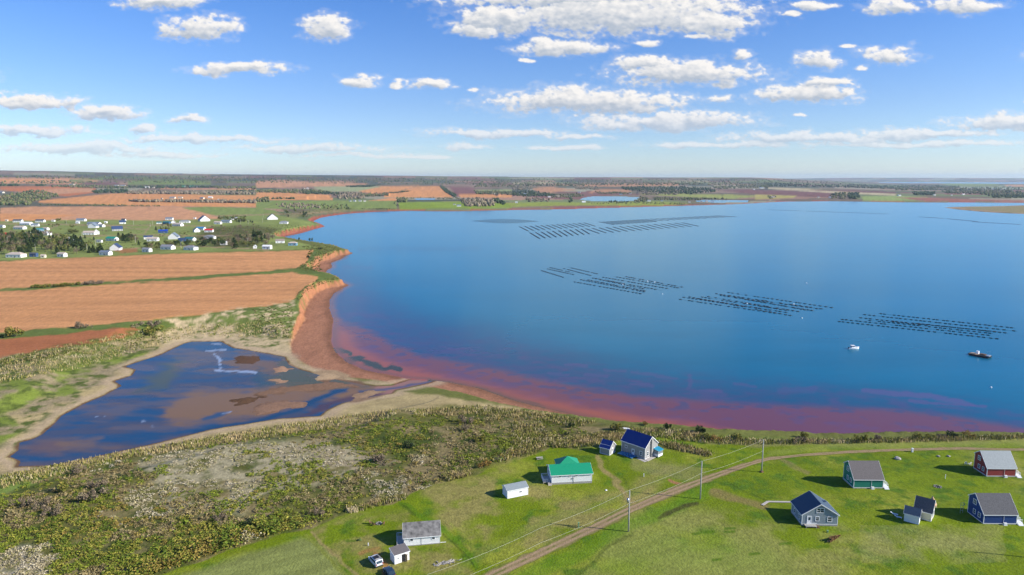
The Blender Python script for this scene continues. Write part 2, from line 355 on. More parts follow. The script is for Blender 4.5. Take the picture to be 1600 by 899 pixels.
def rows(ang, pitch, amp=.10, s=0, amp2=.16):
    ca_, sa_ = math.cos(ang), math.sin(ang)
    def f(x, y):
        u = x * ca_ + y * sa_; v = -x * sa_ + y * ca_
        warp = fbm(u / 160, v / 60, 3, 80 + s) * 4
        return 1 + amp * np.sin((v + warp) / pitch * 6.283) + amp2 * (fbm(u / 120, v / 7, 4, 83 + s) - .5) * 2 + .10 * (fbm(x / 3, y / 3, 2, 85) - .5)
    return f
OR = s2l((221, 160, 106)); OR2 = s2l((210, 160, 122)); OR3 = s2l((182, 116, 76)); MRN = s2l((128, 92, 90)); GRN = s2l((136, 154, 86)); TAN = s2l((196, 184, 150))
DK = s2l((84, 92, 80)); OLV = s2l((134, 134, 92))
FARF = [
 ([(0, 278), (60, 277.6), (140, 279.5), (155, 283.5), (120, 287), (0, 288)], OR2), ([(0, 280), (70, 280), (80, 283), (0, 286)], OR),
 ([(75, 279), (105, 278.8), (108, 281.5), (75, 281.5)], OR2), ([(105, 280.3), (160, 279.5), (165, 282), (110, 283.5)], GRN * .8), ([(200, 283), (260, 282), (330, 284), (330, 289), (200, 290)], GRN * .85),
 ([(0, 292), (95, 292.3), (150, 294), (150, 301), (105, 307), (60, 303), (0, 297)], OR3 * 1.2), ([(60, 296), (145, 294), (145, 300), (90, 304)], OR2 * .95),
 ([(60, 314), (110, 309), (170, 303), (200, 302), (400, 306), (420, 324), (200, 322), (60, 317)], OR),
 ([(0, 325), (60, 323), (200, 323), (290, 324), (330, 334), (350, 343), (250, 345), (0, 346)], OR2), ([(0, 334), (120, 336), (60, 346), (0, 346)], OR),
 ([(250, 294), (400, 294.5), (400, 297.5), (250, 296)], OR2), ([(340, 306), (400, 306), (520, 309), (520, 313), (340, 312)], OR),
 ([(285, 325), (320, 323), (400, 325), (430, 329), (440, 340), (400, 344), (340, 338)], GRN),
 ([(400, 283), (440, 282), (560, 286), (580, 289), (500, 293), (400, 294)], OR2 * .95), ([(400, 300), (440, 301), (520, 305), (512, 312), (430, 313), (400, 314)], OR),
 ([(490, 293), (560, 291), (620, 292), (560, 300), (500, 299)], s2l((165, 175, 130))), ([(560, 299), (600, 291), (655, 290), (620, 300), (580, 303)], OR),
 ([(600, 306), (620, 301), (650, 292), (690, 291), (708, 309), (660, 309), (600, 309)], OR), ([(700, 292), (735, 292), (760, 303), (716, 305)], MRN * 1.15),
 ([(715, 303), (800, 305), (800, 309), (720, 309)], OR), ([(400, 315), (430, 313.5), (620, 313.5), (620, 327), (560, 328), (400, 326)], GRN), ([(575, 314), (618, 309), (620, 314)], OR),
 ([(622, 316), (720, 315), (800, 318), (800, 325), (625, 327)], s2l((140, 165, 62))), ([(790, 317), (860, 316), (920, 317), (980, 316), (1030, 315), (1080, 318), (1040, 321), (860, 322), (800, 324)], s2l((150, 165, 75))),
 ([(800, 286), (850, 285), (880, 287), (800, 288)], TAN), ([(830, 294), (860, 292), (900, 297), (860, 301), (840, 300)], OR2 * .85), ([(860, 289), (980, 287), (1060, 287), (1060, 291), (930, 292)], OR2 * .8),
 ([(930, 297), (980, 296), (990, 301), (920, 301)], OR2 * .8), ([(1000, 304), (1080, 303), (1140, 304), (1200, 307), (1140, 311), (1090, 309)], s2l((160, 170, 95))),
 ([(1120, 299), (1160, 296), (1200, 297), (1340, 302), (1300, 309), (1200, 305)], MRN), ([(1200, 293), (1260, 295), (1400, 303), (1400, 306), (1300, 302), (1200, 295.5)], TAN),
 ([(1180, 304), (1245, 306), (1240, 309.5), (1180, 312)], s2l((178, 170, 100))), ([(1250, 296), (1330, 297), (1400, 300), (1400, 303), (1300, 299)], MRN * .9),
 ([(1345, 307), (1400, 306), (1450, 308), (1445, 313), (1350, 314)], s2l((150, 172, 100))), ([(1400, 309), (1440, 308.5), (1500, 311), (1600, 313), (1600, 316.5), (1450, 315)], s2l((160, 110, 98))),
 ([(1465, 286), (1550, 287), (1570, 291), (1490, 291.5)], GRN * .9), ([(1500, 292), (1600, 293), (1600, 296), (1500, 294)], s2l((160, 180, 160))), ([(1570, 289), (1600, 289), (1600, 292), (1572, 291.5)], OR2 * .9),
 ([(480, 329), (520, 325), (560, 329), (520, 333), (470, 337), (455, 345), (440, 340)], OLV), ([(0, 309), (20, 305), (20, 311), (0, 312)], OR),
 ([(740, 297), (800, 296), (800, 300), (750, 300)], s2l((150, 160, 110))), ([(1050, 283), (1100, 282.5), (1110, 284.5), (1060, 285)], TAN * .8), ([(880, 318), (930, 317), (930, 320), (885, 320)], s2l((150, 165, 80))),
]
for i, (pg, c) in enumerate(FARF): region(pg, c * np.array([1.14, 1.08, .98], np.float32), .9, True, rows(.3 + i * .7, 22 + i % 3 * 9, .05, i, .14))
# village green
region([(-400, 346), (0, 346), (150, 343), (250, 345), (330, 342), (400, 344), (440, 338), (480, 345), (500, 352), (440, 372), (480, 382), (500, 388), (400, 392.5), (275, 396), (165, 402), (0, 408), (-400, 420)],
       s2l((146, 158, 84)), 1.2, True, lambda x, y: .72 + .55 * fbm(x / 25, y / 25, 4, 90))
region([(330, 355), (400, 352), (440, 358), (410, 372), (400, 388), (340, 386), (300, 372)], s2l((110, 112, 62)), 4, True, lambda x, y: .7 + .5 * fbm(x / 12, y / 12, 4, 92))
region([(170, 389), (215, 388), (215, 394), (190, 396)], OR3, 1.5, op=.8)
# brown field group on the left
region([(-400, 450), (0, 407.5), (175, 400), (275, 395), (400, 392.5), (497, 389.5), (512, 400), (520, 430), (470, 480), (440, 525), (300, 560), (0, 600), (-400, 660)], s2l((112, 128, 62)), 2, True,
       lambda x, y: .7 + .6 * fbm(x / 8, y / 8, 4, 94))
region([(-500, 440), (0, 409), (60, 405), (175, 401), (275, 396.5), (400, 393.5), (490, 391), (484, 402), (479, 411), (462, 419), (400, 425), (275, 434), (162, 441), (50, 448), (0, 452), (-500, 500)], OR, 1.0, True, rows(-.02, 5.5, .03, 1, .30))
region([(-500, 510), (0, 456), (50, 452), (175, 444.5), (280, 438), (400, 430), (455, 425), (492, 432), (498, 436), (478, 448), (464, 462), (455, 471), (400, 480), (275, 497), (150, 508), (0, 521), (-500, 580)], OR * .96, 1.0, True, rows(.06, 4.5, .035, 2, .32))
region([(-500, 590), (0, 531), (100, 522), (175, 513), (212, 511), (219, 516), (205, 524), (175, 531), (112, 542), (0, 560), (-500, 640)], OR3, 1.0, True, rows(.1, 4.5, .04, 3, .12))
# dry reed ground round the lagoon
REED = s2l((224, 200, 156)); REED2 = s2l((192, 172, 122)); LG = s2l((134, 150, 62)); DG = s2l((96, 110, 48))
region([(-300, 620), (0, 562), (112, 545), (200, 530), (300, 508), (420, 500), (462, 540), (470, 560), (500, 580), (560, 598), (620, 612), (720, 622), (820, 640), (800, 660), (600, 660), (400, 690), (100, 745), (-300, 800)],
       REED2, 3, True, lambda x, y: .7 + .6 * fbm(x / 6, y / 6, 4, 96))
def blend_patch(poly, c, sc, thr, s, soft=4):
    p = np.asarray(poly, float); lo = p.min(0) - 10; hi = p.max(0) + 10
    m = (wx > lo[0]) & (wx < hi[0]) & (wy > lo[1]) & (wy < hi[1])
    if not m.any(): return
    d = poly_sd(wx[m], wy[m], poly)[0]
    f = fbm(X[m] / sc, Y[m] / sc, 5, s)
    a = sm(-soft, soft, d) * sm(thr - .11, thr + .15, f)
    cc = np.asarray(c, np.float32) * (.8 + .4 * vn(X[m] / .8, Y[m] / .8, s + 3))[..., None]
    C[m] = C[m] * (1 - a[..., None]) + cc * a[..., None]
region([(-300, 640), (0, 568), (110, 548), (190, 538), (230, 545), (200, 560), (130, 575), (60, 590), (-300, 680)], DG * 1.15, 4, True, lambda x, y: .7 + .6 * fbm(x / 5, y / 5, 4, 98))
region([(-300, 660), (0, 600), (60, 583), (140, 565), (225, 545), (235, 550), (180, 572), (140, 582), (135, 605), (115, 618), (60, 622), (30, 640), (0, 650), (-300, 700)], LG, 4, True, lambda x, y: .8 + .4 * fbm(x / 9, y / 9, 4, 99))
region([(-300, 720), (0, 640), (30, 660), (30, 680), (10, 695), (-300, 740)], LG, 4)
region([(40, 590), (75, 587), (82, 592), (45, 596)], s2l((210, 205, 175)), 2)
blend_patch([(-300, 640), (0, 560), (280, 520), (280, 545), (200, 575), (150, 610), (60, 660), (0, 720), (-300, 760)], s2l((168, 152, 116)), 10, .52, 101)
blend_patch([(-300, 640), (0, 560), (280, 500), (470, 480), (470, 550), (280, 530), (150, 600), (0, 720), (-300, 760)], DG, 4, .55, 102)
region([(270, 512), (330, 500), (460, 478), (470, 500), (462, 530), (420, 530), (350, 515), (300, 520)], s2l((124, 138, 68)), 5, True, lambda x, y: .65 + .7 * fbm(x / 5, y / 5, 4, 103))
blend_patch([(250, 500), (460, 470), (470, 540), (300, 530)], REED, 5, .56, 104)
region([(240, 520), (330, 505), (370, 520), (440, 536), (456, 542), (462, 558), (420, 556), (360, 542), (300, 532), (255, 540)], REED, 3, True, lambda x, y: .78 + .4 * fbm(x / 3, y / 3, 4, 105), .85)
blend_patch([(230, 520), (330, 500), (440, 530), (440, 550), (300, 528), (230, 540)], DG * 1.2, 4, .6, 106)
# scrub land
region([(-300, 820), (0, 762), (35, 745), (80, 732), (175, 716), (250, 704), (330, 690), (400, 683), (500, 668), (560, 662), (640, 640), (700, 634), (760, 640), (850, 655), (920, 664), (1000, 672), (940, 690), (880, 715), (720, 755), (640, 785), (480, 835), (240, 905), (-300, 1400)],
       s2l((112, 112, 56)), 5, True, lambda x, y: .7 + .6 * fbm(x / 7, y / 7, 5, 108))
SCR = [(-300, 760), (0, 735), (200, 708), (500, 665), (640, 640), (760, 640), (1000, 672), (880, 715), (480, 835), (240, 905), (-300, 1400)]
blend_patch(SCR, DG * .75, 5, .52, 110); blend_patch(SCR, s2l((150, 135, 92)), 8, .55, 111)
blend_patch([(215, 725), (300, 700), (400, 690), (540, 690), (600, 740), (420, 770), (380, 800), (260, 800)], s2l((180, 170, 134)), 7, .44, 112, 12)
blend_patch([(-100, 850), (60, 855), (80, 899), (-100, 940)], s2l((186, 176, 152)), 4, .40, 113, 8)
blend_patch([(400, 700), (520, 690), (620, 720), (560, 740)], s2l((176, 162, 130)), 4, .45, 114, 8)
region([(35, 742), (120, 728), (180, 712), (170, 722), (90, 745), (0, 775), (-100, 790), (-100, 750)], s2l((130, 150, 70)), 4, True, lambda x, y: .8 + .4 * fbm(x / 6, y / 6, 4, 115))
region([(828, 655), (880, 664), (882, 682), (850, 702), (810, 700), (800, 675)], s2l((112, 108, 58)), 4, True, lambda x, y: .9 + .25 * fbm(x / 2, y / 2, 3, 116))
# lawns
LAWN = [(215, 912), (330, 869), (400, 848), (440, 833), (487, 827), (520, 811), (560, 796), (610, 788), (632, 778), (680, 758), (740, 742), (800, 722), (845, 706), (862, 694), (905, 706), (935, 700), (950, 690), (1010, 680), (1060, 680), (1110, 695), (1180, 698),
        (1300, 692), (1400, 690), (1600, 686), (3600, 690), (3600, 2500), (-300, 2500), (-300, 1100)]
region(LAWN, s2l((121, 141, 22)), 1.6, True, lambda x, y: .80 + .40 * fbm(x / 10, y / 10, 5, 120))
LW = [(1060, 680), (1300, 690), (1600, 684), (3600, 690), (3600, 2500), (-300, 2500), (215, 912), (487, 827), (610, 788), (862, 694)]
blend_patch(LW, s2l((148, 156, 52)), 16, .54, 121, 8); blend_patch(LW, s2l((92, 124, 30)), 5, .60, 122, 6)
blend_patch([(560, 800), (640, 800), (700, 850), (740, 899), (480, 899), (490, 830)], s2l((152, 146, 78)), 8, .46, 123, 8)
blend_patch([(660, 760), (780, 730), (900, 780), (980, 760), (1060, 720), (1000, 800), (820, 860), (700, 850)], s2l((156, 148, 82)), 9, .47, 124, 12)
blend_patch([(990, 800), (1240, 790), (1400, 850), (1400, 910), (900, 910)], s2l((150, 152, 76)), 13, .42, 125, 16)
blend_patch([(1350, 830), (1560, 830), (1560, 870), (1350, 870)], s2l((160, 160, 92)), 9, .45, 126, 40)
blend_patch([(1500, 690), (1700, 690), (1700, 790), (1560, 750)], s2l((158, 160, 80)), 9, .47, 127, 25)
mow = region(LAWN, (0, 0, 0), 1, op=0)
lm_ = sm(690, 720, PY) * (RR < 320); C *= (1 + .05 * lm_ * np.sin((X * .35 + Y * .94 + 2 * n_big) / .95) * sm(.45, .6, n_big))[..., None]
# mown strips, lower left
region([(290, 899), (400, 862), (470, 842), (500, 850), (530, 880), (540, 905), (300, 1000)], s2l((150, 158, 86)), 6, True,
       lambda x, y: .92 + .14 * np.sign(np.sin((y * .85 - x * .5) / 1.1)) * .5 + .2 * (fbm(x / 4, y / 4, 3, 130) - .5))
region([(905, 899), (960, 850), (1040, 820), (1200, 850), (1250, 899)], s2l((138, 156, 66)), 30, True,
       lambda x, y: 1 + .07 * np.sin((y * .9 - x * .45) / .8) + .3 * (fbm(x / 6, y / 6, 3, 131) - .5), .6)
def streak(pts, c, w, op=1.0, s=0):
    p = np.array(pts, float); lo = p.min(0) - w * 4; hi = p.max(0) + w * 4
    m = (wx > lo[0]) & (wx < hi[0]) & (wy > lo[1]) & (wy < hi[1])
    d = line_d(wx[m], wy[m], pts)
    a = (1 - sm(w * .4, w * 1.3, d)) * op * (.55 + .6 * fbm(X[m] / 3, Y[m] / 3, 3, 140 + s))
    a = np.clip(a, 0, 1)[..., None]; C[m] = C[m] * (1 - a) + np.asarray(c, np.float32) * a
lush = s2l((104, 142, 24)); dkg = s2l((70, 88, 26)); tan2 = s2l((172, 150, 100)); red = s2l((178, 122, 92))
streak([(700, 899), (745, 872), (800, 838), (860, 812), (930, 790), (985, 768), (1040, 748)], s2l((132, 146, 60)), 7, .6)
streak([(820, 905), (880, 875), (935, 848), (985, 820), (1045, 795), (1100, 770)], lush, 13, .8, 1)
streak([(900, 895), (960, 850), (990, 835)], dkg, 3.5, .5, 2)
streak([(1035, 806), (1062, 795), (1088, 789)], s2l((78, 74, 40)), 4, .9, 3)
streak([(1115, 770), (1150, 778), (1195, 792)], s2l((150, 128, 84)), 6, .8, 4)
streak([(1145, 756), (1180, 772), (1200, 782)], dkg, 2, .5, 5)
streak([(930, 715), (950, 740), (975, 772), (990, 790)], tan2, 4, .85, 6); streak([(940, 712), (965, 745), (985, 770)], dkg, 1.5, .4, 7)
streak([(1050, 752), (1068, 758)], red * 1.1, 3, .95, 8)
streak([(1215, 718), (1235, 728), (1262, 740)], s2l((150, 138, 84)), 3.5, .7, 9)
streak([(625, 788), (650, 802), (680, 822), (715, 845), (740, 868), (745, 885)], lush * .9, 5, .9, 10)
streak([(690, 835), (710, 850), (735, 868), (742, 882)], dkg, 2, .7, 11); streak([(625, 790), (650, 806)], dkg, 2.5, .6, 11)
streak([(487, 832), (500, 848), (530, 875), (560, 905)], tan2, 2.5, .7, 12); streak([(478, 838), (492, 850), (520, 878), (545, 905)], s2l((140, 148, 60)), 3, .8, 13)
streak([(700, 820), (740, 842), (750, 865)], s2l((150, 160, 60)), 2, .5, 14)
streak([(585, 870), (600, 885), (598, 899)], OR3, 6, .7, 15); streak([(560, 868), (590, 858)], OR3, 4, .5, 15)
streak([(1000, 722), (1040, 735), (1090, 742)], s2l((158, 150, 98)), 12, .6, 16); streak([(990, 690), (1040, 698), (1110, 712)], s2l((120, 110, 66)), 3, .8, 17)
streak([(1060, 682), (1130, 690), (1200, 692), (1300, 694), (1400, 692), (1600, 688), (1800, 688)], s2l((154, 150, 90)), 5, .7, 18)
streak([(1200, 708), (1300, 698), (1600, 694)], s2l((146, 158, 70)), 6, .6, 19)
for k, (qx_, qy_) in enumerate([(1090, 834), (1110, 833), (1142, 832), (1120, 872), (1175, 867), (1142, 826), (545, 845), (848, 798), (1245, 808), (1225, 850), (1285, 853)]): streak([(qx_ - 6, qy_ + .5), (qx_ + 8, qy_ - .5)], lush * .7, 2.5, .9, k)
RDV = s2l((178, 150, 116))
for k, pl_ in enumerate([[(0, 373), (80, 371), (150, 369), (210, 367), (290, 368.5), (330, 369), (420, 366)], [(160, 350), (175, 353), (200, 357), (232, 359)], [(205, 389), (250, 386), (300, 384), (345, 387), (420, 391)], [(0, 350), (100, 351), (165, 353), (240, 352), (330, 354)], [(330, 338), (400, 336), (470, 334), (540, 329.5)], [(90, 352), (70, 362), (40, 372)], [(235, 352), (225, 366)]]): streak(pl_, RDV, 1.1, .8, 40 + k)
# sandbar, spit
ds = poly_sd(GX, GY, SPIT)[0]; mixc(sm(-2, 10, ds), s2l((176, 150, 118))); mixc(sm(30, 60, ds) * .7, s2l((150, 146, 96)))
# beach & cliffs by elevation and slope near the coast
dsea, idx_, par_ = poly_sd(GX, GY, SEA); dl = -dsea
A0 = SEA_A[idx_ % len(SEA)] * (1 - par_[..., None]) + SEA_A[(idx_ + 1) % len(SEA)] * par_[..., None]
wb_, hb_ = A0[..., 0], A0[..., 1]; wc_ = hb_ * .45 + .6
onbank = (dl > -30) & (dl < wb_ + wc_ + 6)
nb = fbm(X / 4, Y / 4, 4, 150)
beachm = sm(1.5, -1.0, dl - wb_) * (dl > -30)
BE = s2l((180, 128, 98)); BEW = s2l((150, 84, 62))
bc = BE * (.78 + .34 * fbm(X / 5, Y / 14, 4, 154) + .2 * (n_f - .5))[..., None] * (1 - sm(7, 1, dl + (n_med - .5) * 4)[..., None] * .32)
redm = sm(900, 1500, RR)[..., None]
bc = bc * (1 - redm) + s2l((178, 104, 84)) * redm
C = C * (1 - beachm[..., None]) + bc * beachm[..., None]
cliffm = sm(-1, 0.5, dl - wb_) * sm(.8, -.8, dl - wb_ - wc_ + (nb - .5) * 2.0) * sm(1.6, 3.5, hb_) * (1 - sm(120, 20, X) * 0)
veg = sm(.62, .72, fbm(X / 7, Y / 7, 3, 152)) * .8
nearright = sm(-10, 20, X) * sm(400, 300, RR)
cliffm = cliffm * (1 - veg) * (1 - .75 * nearright)
cc = (s2l((184, 126, 90)) * (.82 + .36 * fbm(X / 2.5, Y / 2.5, 3, 153))[..., None]) * (1 - redm) + s2l((170, 98, 74)) * redm
C = C * (1 - cliffm[..., None]) + cc * cliffm[..., None]
# lagoon margin mud rim
dLag = np.full(GX.shape, -1e3); nm = (RR < 700) & (GY > 0); dLag[nm] = poly_sd(GX[nm], GY[nm], LAG)[0]
mixc(sm(-1.6, -.2, dLag + (nb - .5) * 2), s2l((120, 92, 66)))
mixc(sm(-9, -3, dLag + (n_med - .5) * 8) * sm(-1.0, -2.4, dLag) * .75, s2l((206, 180, 146)))
for bp_, c_ in BARS:
    db = np.full(GX.shape, -99.); mb = nm & (np.abs(GX - bp_[:, 0].mean()) < 70) & (np.abs(GY - bp_[:, 1].mean()) < 60); db[mb] = poly_sd(GX[mb], GY[mb], bp_)[0]; mixc(sm(-6, -3, db), s2l(c_) * .8)
    mixc(sm(-1, 2, db + (n_sm - .5) * 3), s2l(c_))
C *= (.93 + .14 * n_f)[..., None]
C *= (.9 + .2 * n_sm)[..., None] * (1 - 0 * redm)
C = np.clip(C, .004, .75)
ii = (np.arange(NR - 1)[:, None] * NA + np.arange(NA)[None, :]); jn = (np.arange(NA) + 1) % NA
i2 = (np.arange(NR - 1)[:, None] * NA + jn[None, :])
Q = np.stack([ii, i2, i2 + NA, ii + NA], -1).reshape(-1, 4)
V = np.stack([GX, GY, GZ], -1).reshape(-1, 3)
# gentle micro relief of the ground skin
g_mat = attr_mat('ground_cover', .95, .1, ((.9, .86, 1.14, 5), (7.0, .88, 1.12, 3)), (1.6, .5, .5))
struct(link('ground', mesh_np('ground', V, Q, g_mat, C.reshape(-1, 3), True)))
del i2

# ------------------------------------------------------------------ water
wa = np.linspace(-rad(60), rad(60), 1100)
wd_ = np.arange(rad(38), rad(.16), -rad(1.35 / F * 57.3)); WR = H / np.tan(wd_)
WA, WRR = np.meshgrid(wa, WR); wX = (WRR * np.sin(WA)); wY = (WRR * np.cos(WA))
wPX, wPY = P(wX, wY, np.zeros_like(wX))
dS = poly_sd(wX, wY, SEA)[0]
wn = (fbm(wX / 30, wY / 12, 4, 160) - .5); wn2 = fbm(wX / 7, wY / 5, 4, 161) - .5; wn3 = fbm(wX / 90, wY / 60, 4, 162) - .5
deep = s2l((5, 126, 164), 1.8); navy = s2l((26, 96, 138), 2.1); pink = s2l((158, 90, 84), 1.85); purp = s2l((104, 84, 132), 2.0); orng = s2l((186, 100, 62), 1.5); algae = s2l((60, 84, 40), 1.6)
WC = np.zeros(wX.shape + (3,), np.float32); WC[:] = deep; WC *= (.80 + .34 * fbm(wX / 150, wY / 34, 5, 163) + .09 * fbm(wX / 9, wY / 3.5, 3, 164))[..., None]
def wmix(m, c):
    global WC
    m = np.clip(m, 0, 1)[..., None]; WC = WC * (1 - m) + np.asarray(c, np.float32) * m
wob = wPX + wn * 60; woy = wPY + wn * 16 + wn2 * 8
PURP = [(3600, 652), (1600, 655), (1400, 625), (1200, 606), (1000, 585), (860, 548), (760, 520), (660, 500), (600, 470), (560, 440), (540, 420), (480, 440), (480, 640), (1000, 700), (3600, 720)]
PINK = [(3600, 668), (1600, 670), (1500, 652), (1400, 641), (1300, 637), (1200, 634), (1100, 627), (1000, 618), (900, 602), (830, 588), (760, 572), (700, 560), (650, 552), (600, 530), (560, 505), (525, 500), (500, 600), (1000, 700), (3600, 720)]
ORG = [(1240, 690), (1100, 664), (1000, 650), (900, 633), (830, 618), (760, 602), (700, 588), (660, 578), (620, 570), (570, 548), (545, 530), (553, 525), (530, 508), (522, 480), (480, 500), (500, 620), (1000, 700)]
wmix(sm(-40, 25, poly_sd(wob, woy, PURP)[0]) * .75, navy * 1.0)
wmix(sm(-30, 45, poly_sd(wob, woy, PURP)[0]) * (.5 + wn2 * 1.0), purp)
pinkv = s2l((140, 82, 100), 1.85)
wmix(sm(-5, 9, poly_sd(wPX + wn * 40, wPY + wn * 9 + wn2 * 7, PINK)[0]) * .9, pink)
dpk = poly_sd(wPX, wPY, PINK)[0]
wmix(sm(-8, 10, dpk) * sm(860, 1150, wPX) * .85, pinkv)
wmix(sm(-45, -5, dpk) * sm(-.02, .22, wn2 + wn * .5) * .34, purp * 1.25)
wmix(sm(.06, .2, wn2) * sm(-12, 2, dpk) * sm(30, 5, dpk) * .45, navy)
wmix(sm(-7, 9, poly_sd(wPX + wn * 30, wPY + wn2 * 10, ORG)[0]) * .9, orng)
def wpatch(pts, c, w, op=.9):
    d = line_d(wPX + wn * 14, wPY + wn2 * 9, pts); wmix((1 - sm(w * .5, w * 1.2, d)) * op, c)
wpatch([(523, 547), (540, 549), (546, 553)], algae, 4); wpatch([(545, 564), (560, 560), (580, 570), (592, 573)], algae * .8, 6); wpatch([(598, 576), (612, 573), (624, 577)], algae * .7, 4)
wpatch([(672, 598), (700, 600), (740, 607), (800, 624), (850, 637)], algae * 1.2, 5); wpatch([(850, 641), (900, 652), (950, 661)], algae, 4, .7); wpatch([(560, 575), (600, 590)], s2l((90, 80, 110), 2), 4, .6)
wpatch([(560, 391), (620, 388), (700, 390), (750, 388)], navy * .8, 3, .6); wpatch([(608, 341), (640, 338), (690, 338)], navy * .8, 2, .8); wpatch([(530, 343), (560, 341)], navy, 2, .7); wpatch([(480, 409), (540, 417), (580, 418)], purp * .8, 3, .5)
wpatch([(1350, 610), (1405, 617), (1455, 619), (1520, 632)], purp * 1.5, 4, .6); wpatch([(1420, 626), (1470, 630), (1540, 635)], purp * 1.4, 2.5, .6); wpatch([(1275, 608), (1215, 612)], purp * 1.4, 5, .3); wpatch([(1078, 590), (1076, 606)], purp * 1.3, 4, .4)
for (sx_, sy_) in [(900, 570), (930, 585), (960, 578), (1000, 600), (1040, 588), (870, 582), (1005, 582), (1110, 610), (1160, 600)]: wpatch([(sx_ - 16, sy_), (sx_ + 18, sy_ + 3)], purp * 1.35, 2.5, .4)
shr = sm(7, 1, dS) * sm(0, -.5, -dS) * (WRR < 900)
wmix(shr * .85, s2l((150, 96, 66), 1.5))
# lagoon colours
dLw = np.full(wX.shape, -99.); mw_ = WRR < 700; dLw[mw_] = poly_sd(wX[mw_], wY[mw_], LAG)[0]
lagm = (dLw > -12) & (dS < -2)
lg_blue = s2l((44, 88, 130), 1.9); lg_pur = s2l((94, 86, 96), 1.8); lg_brn = s2l((142, 104, 52), 1.35); lg_olv = s2l((92, 90, 44), 1.4)
WC[lagm] = lg_blue
ln = fbm(wX / 16, wY / 5, 4, 170); ln2 = fbm(wX / 6, wY / 3, 4, 171)
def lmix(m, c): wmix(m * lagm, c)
lmix(sm(.34, .66, ln) * .8, lg_pur); lmix(sm(.46, .72, fbm(wX / 22, wY / 7, 4, 173)) * .4, lg_brn)
def lpoly(poly, c, op=1, soft=9, amp=16):
    d = poly_sd(wPX + (ln - .5) * amp * 3, wPY + (ln2 - .5) * amp, poly)[0]; lmix(sm(-soft, soft, d) * op, c)
lpoly([(400, 550), (445, 556), (455, 570), (500, 588), (560, 600), (612, 604), (640, 598), (600, 615), (520, 612), (440, 615), (395, 606), (425, 592), (400, 578), (380, 565)], lg_brn * .75, .9, 6)
lmix(sm(.45, .6, fbm(wX / 7, wY / 5, 4, 175)) * sm(390, 430, wPX) * sm(620, 600, wPY) * .8, lg_olv)
lpoly([(255, 650), (270, 628), (300, 612), (360, 610), (430, 606), (480, 604), (540, 602), (600, 606), (600, 616), (540, 624), (500, 622), (470, 628), (400, 650), (330, 652), (280, 662)], lg_brn)
lpoly([(360, 565), (368, 552), (400, 548), (445, 560), (455, 585), (430, 590), (380, 578), (358, 578)], lg_brn * .8)
lpoly([(445, 560), (470, 580), (540, 598), (530, 606), (450, 606), (430, 590)], lg_olv, .9)
lpoly([(215, 612), (235, 590), (262, 572), (280, 560), (290, 565), (276, 588), (262, 605), (230, 613)], lg_olv, .85)
lpoly([(280, 560), (330, 566), (300, 578), (275, 575)], lg_brn, .5); lpoly([(100, 690), (150, 684), (145, 694), (90, 708), (60, 706)], lg_brn, .6); lpoly([(60, 695), (100, 690), (95, 706), (58, 708)], s2l((120, 90, 84), 1.8), .7)
lpoly([(440, 600), (470, 612), (500, 618), (560, 612), (600, 600), (640, 596), (690, 590), (700, 596), (640, 604), (560, 620)], lg_brn, .55)
lpoly([(300, 672), (400, 657), (455, 640), (485, 625), (520, 610), (545, 606), (545, 611), (520, 618), (490, 632), (460, 646), (400, 664), (300, 684)], lg_blue * .8, 1, 2.5, 6)
lpoly([(600, 607), (640, 602), (620, 614), (585, 620), (520, 632), (510, 640), (470, 652), (500, 632), (560, 614)], s2l((96, 62, 62), 1.6), .85, 3, 6)
lpoly([(310, 654), (340, 644), (360, 643), (345, 650), (315, 658)], lg_blue, .9, 2, 4); lpoly([(400, 552), (440, 560), (436, 566), (400, 562)], lg_blue * .9, .8, 3, 6)
lpoly([(400, 575), (430, 590), (425, 608), (400, 610)], s2l((60, 90, 100), 1.8), .8)
lpoly([(585, 602), (640, 591), (700, 584), (706, 600), (640, 608), (612, 618), (583, 612)], s2l((176, 122, 92), 1.35), .85, 4, 6)
lpoly([(560, 610), (600, 607), (640, 600), (690, 594), (690, 597), (640, 604), (600, 611), (560, 614)], lg_blue, .7, 1.5, 4)
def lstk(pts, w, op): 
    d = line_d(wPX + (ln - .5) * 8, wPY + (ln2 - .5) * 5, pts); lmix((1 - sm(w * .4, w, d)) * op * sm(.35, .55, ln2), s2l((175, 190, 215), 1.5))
lstk([(336, 555), (345, 565), (344, 575)], 3, .9); lstk([(336, 579), (370, 581), (400, 583)], 2.5, .95); lstk([(322, 549), (352, 547)], 2, .8); lstk([(332, 538), (345, 538)], 2, .6); lstk([(223, 659), (238, 666)], 3, .5); lstk([(345, 647), (360, 644)], 1.5, .8); lstk([(150, 652), (166, 650)], 1.2, .6)
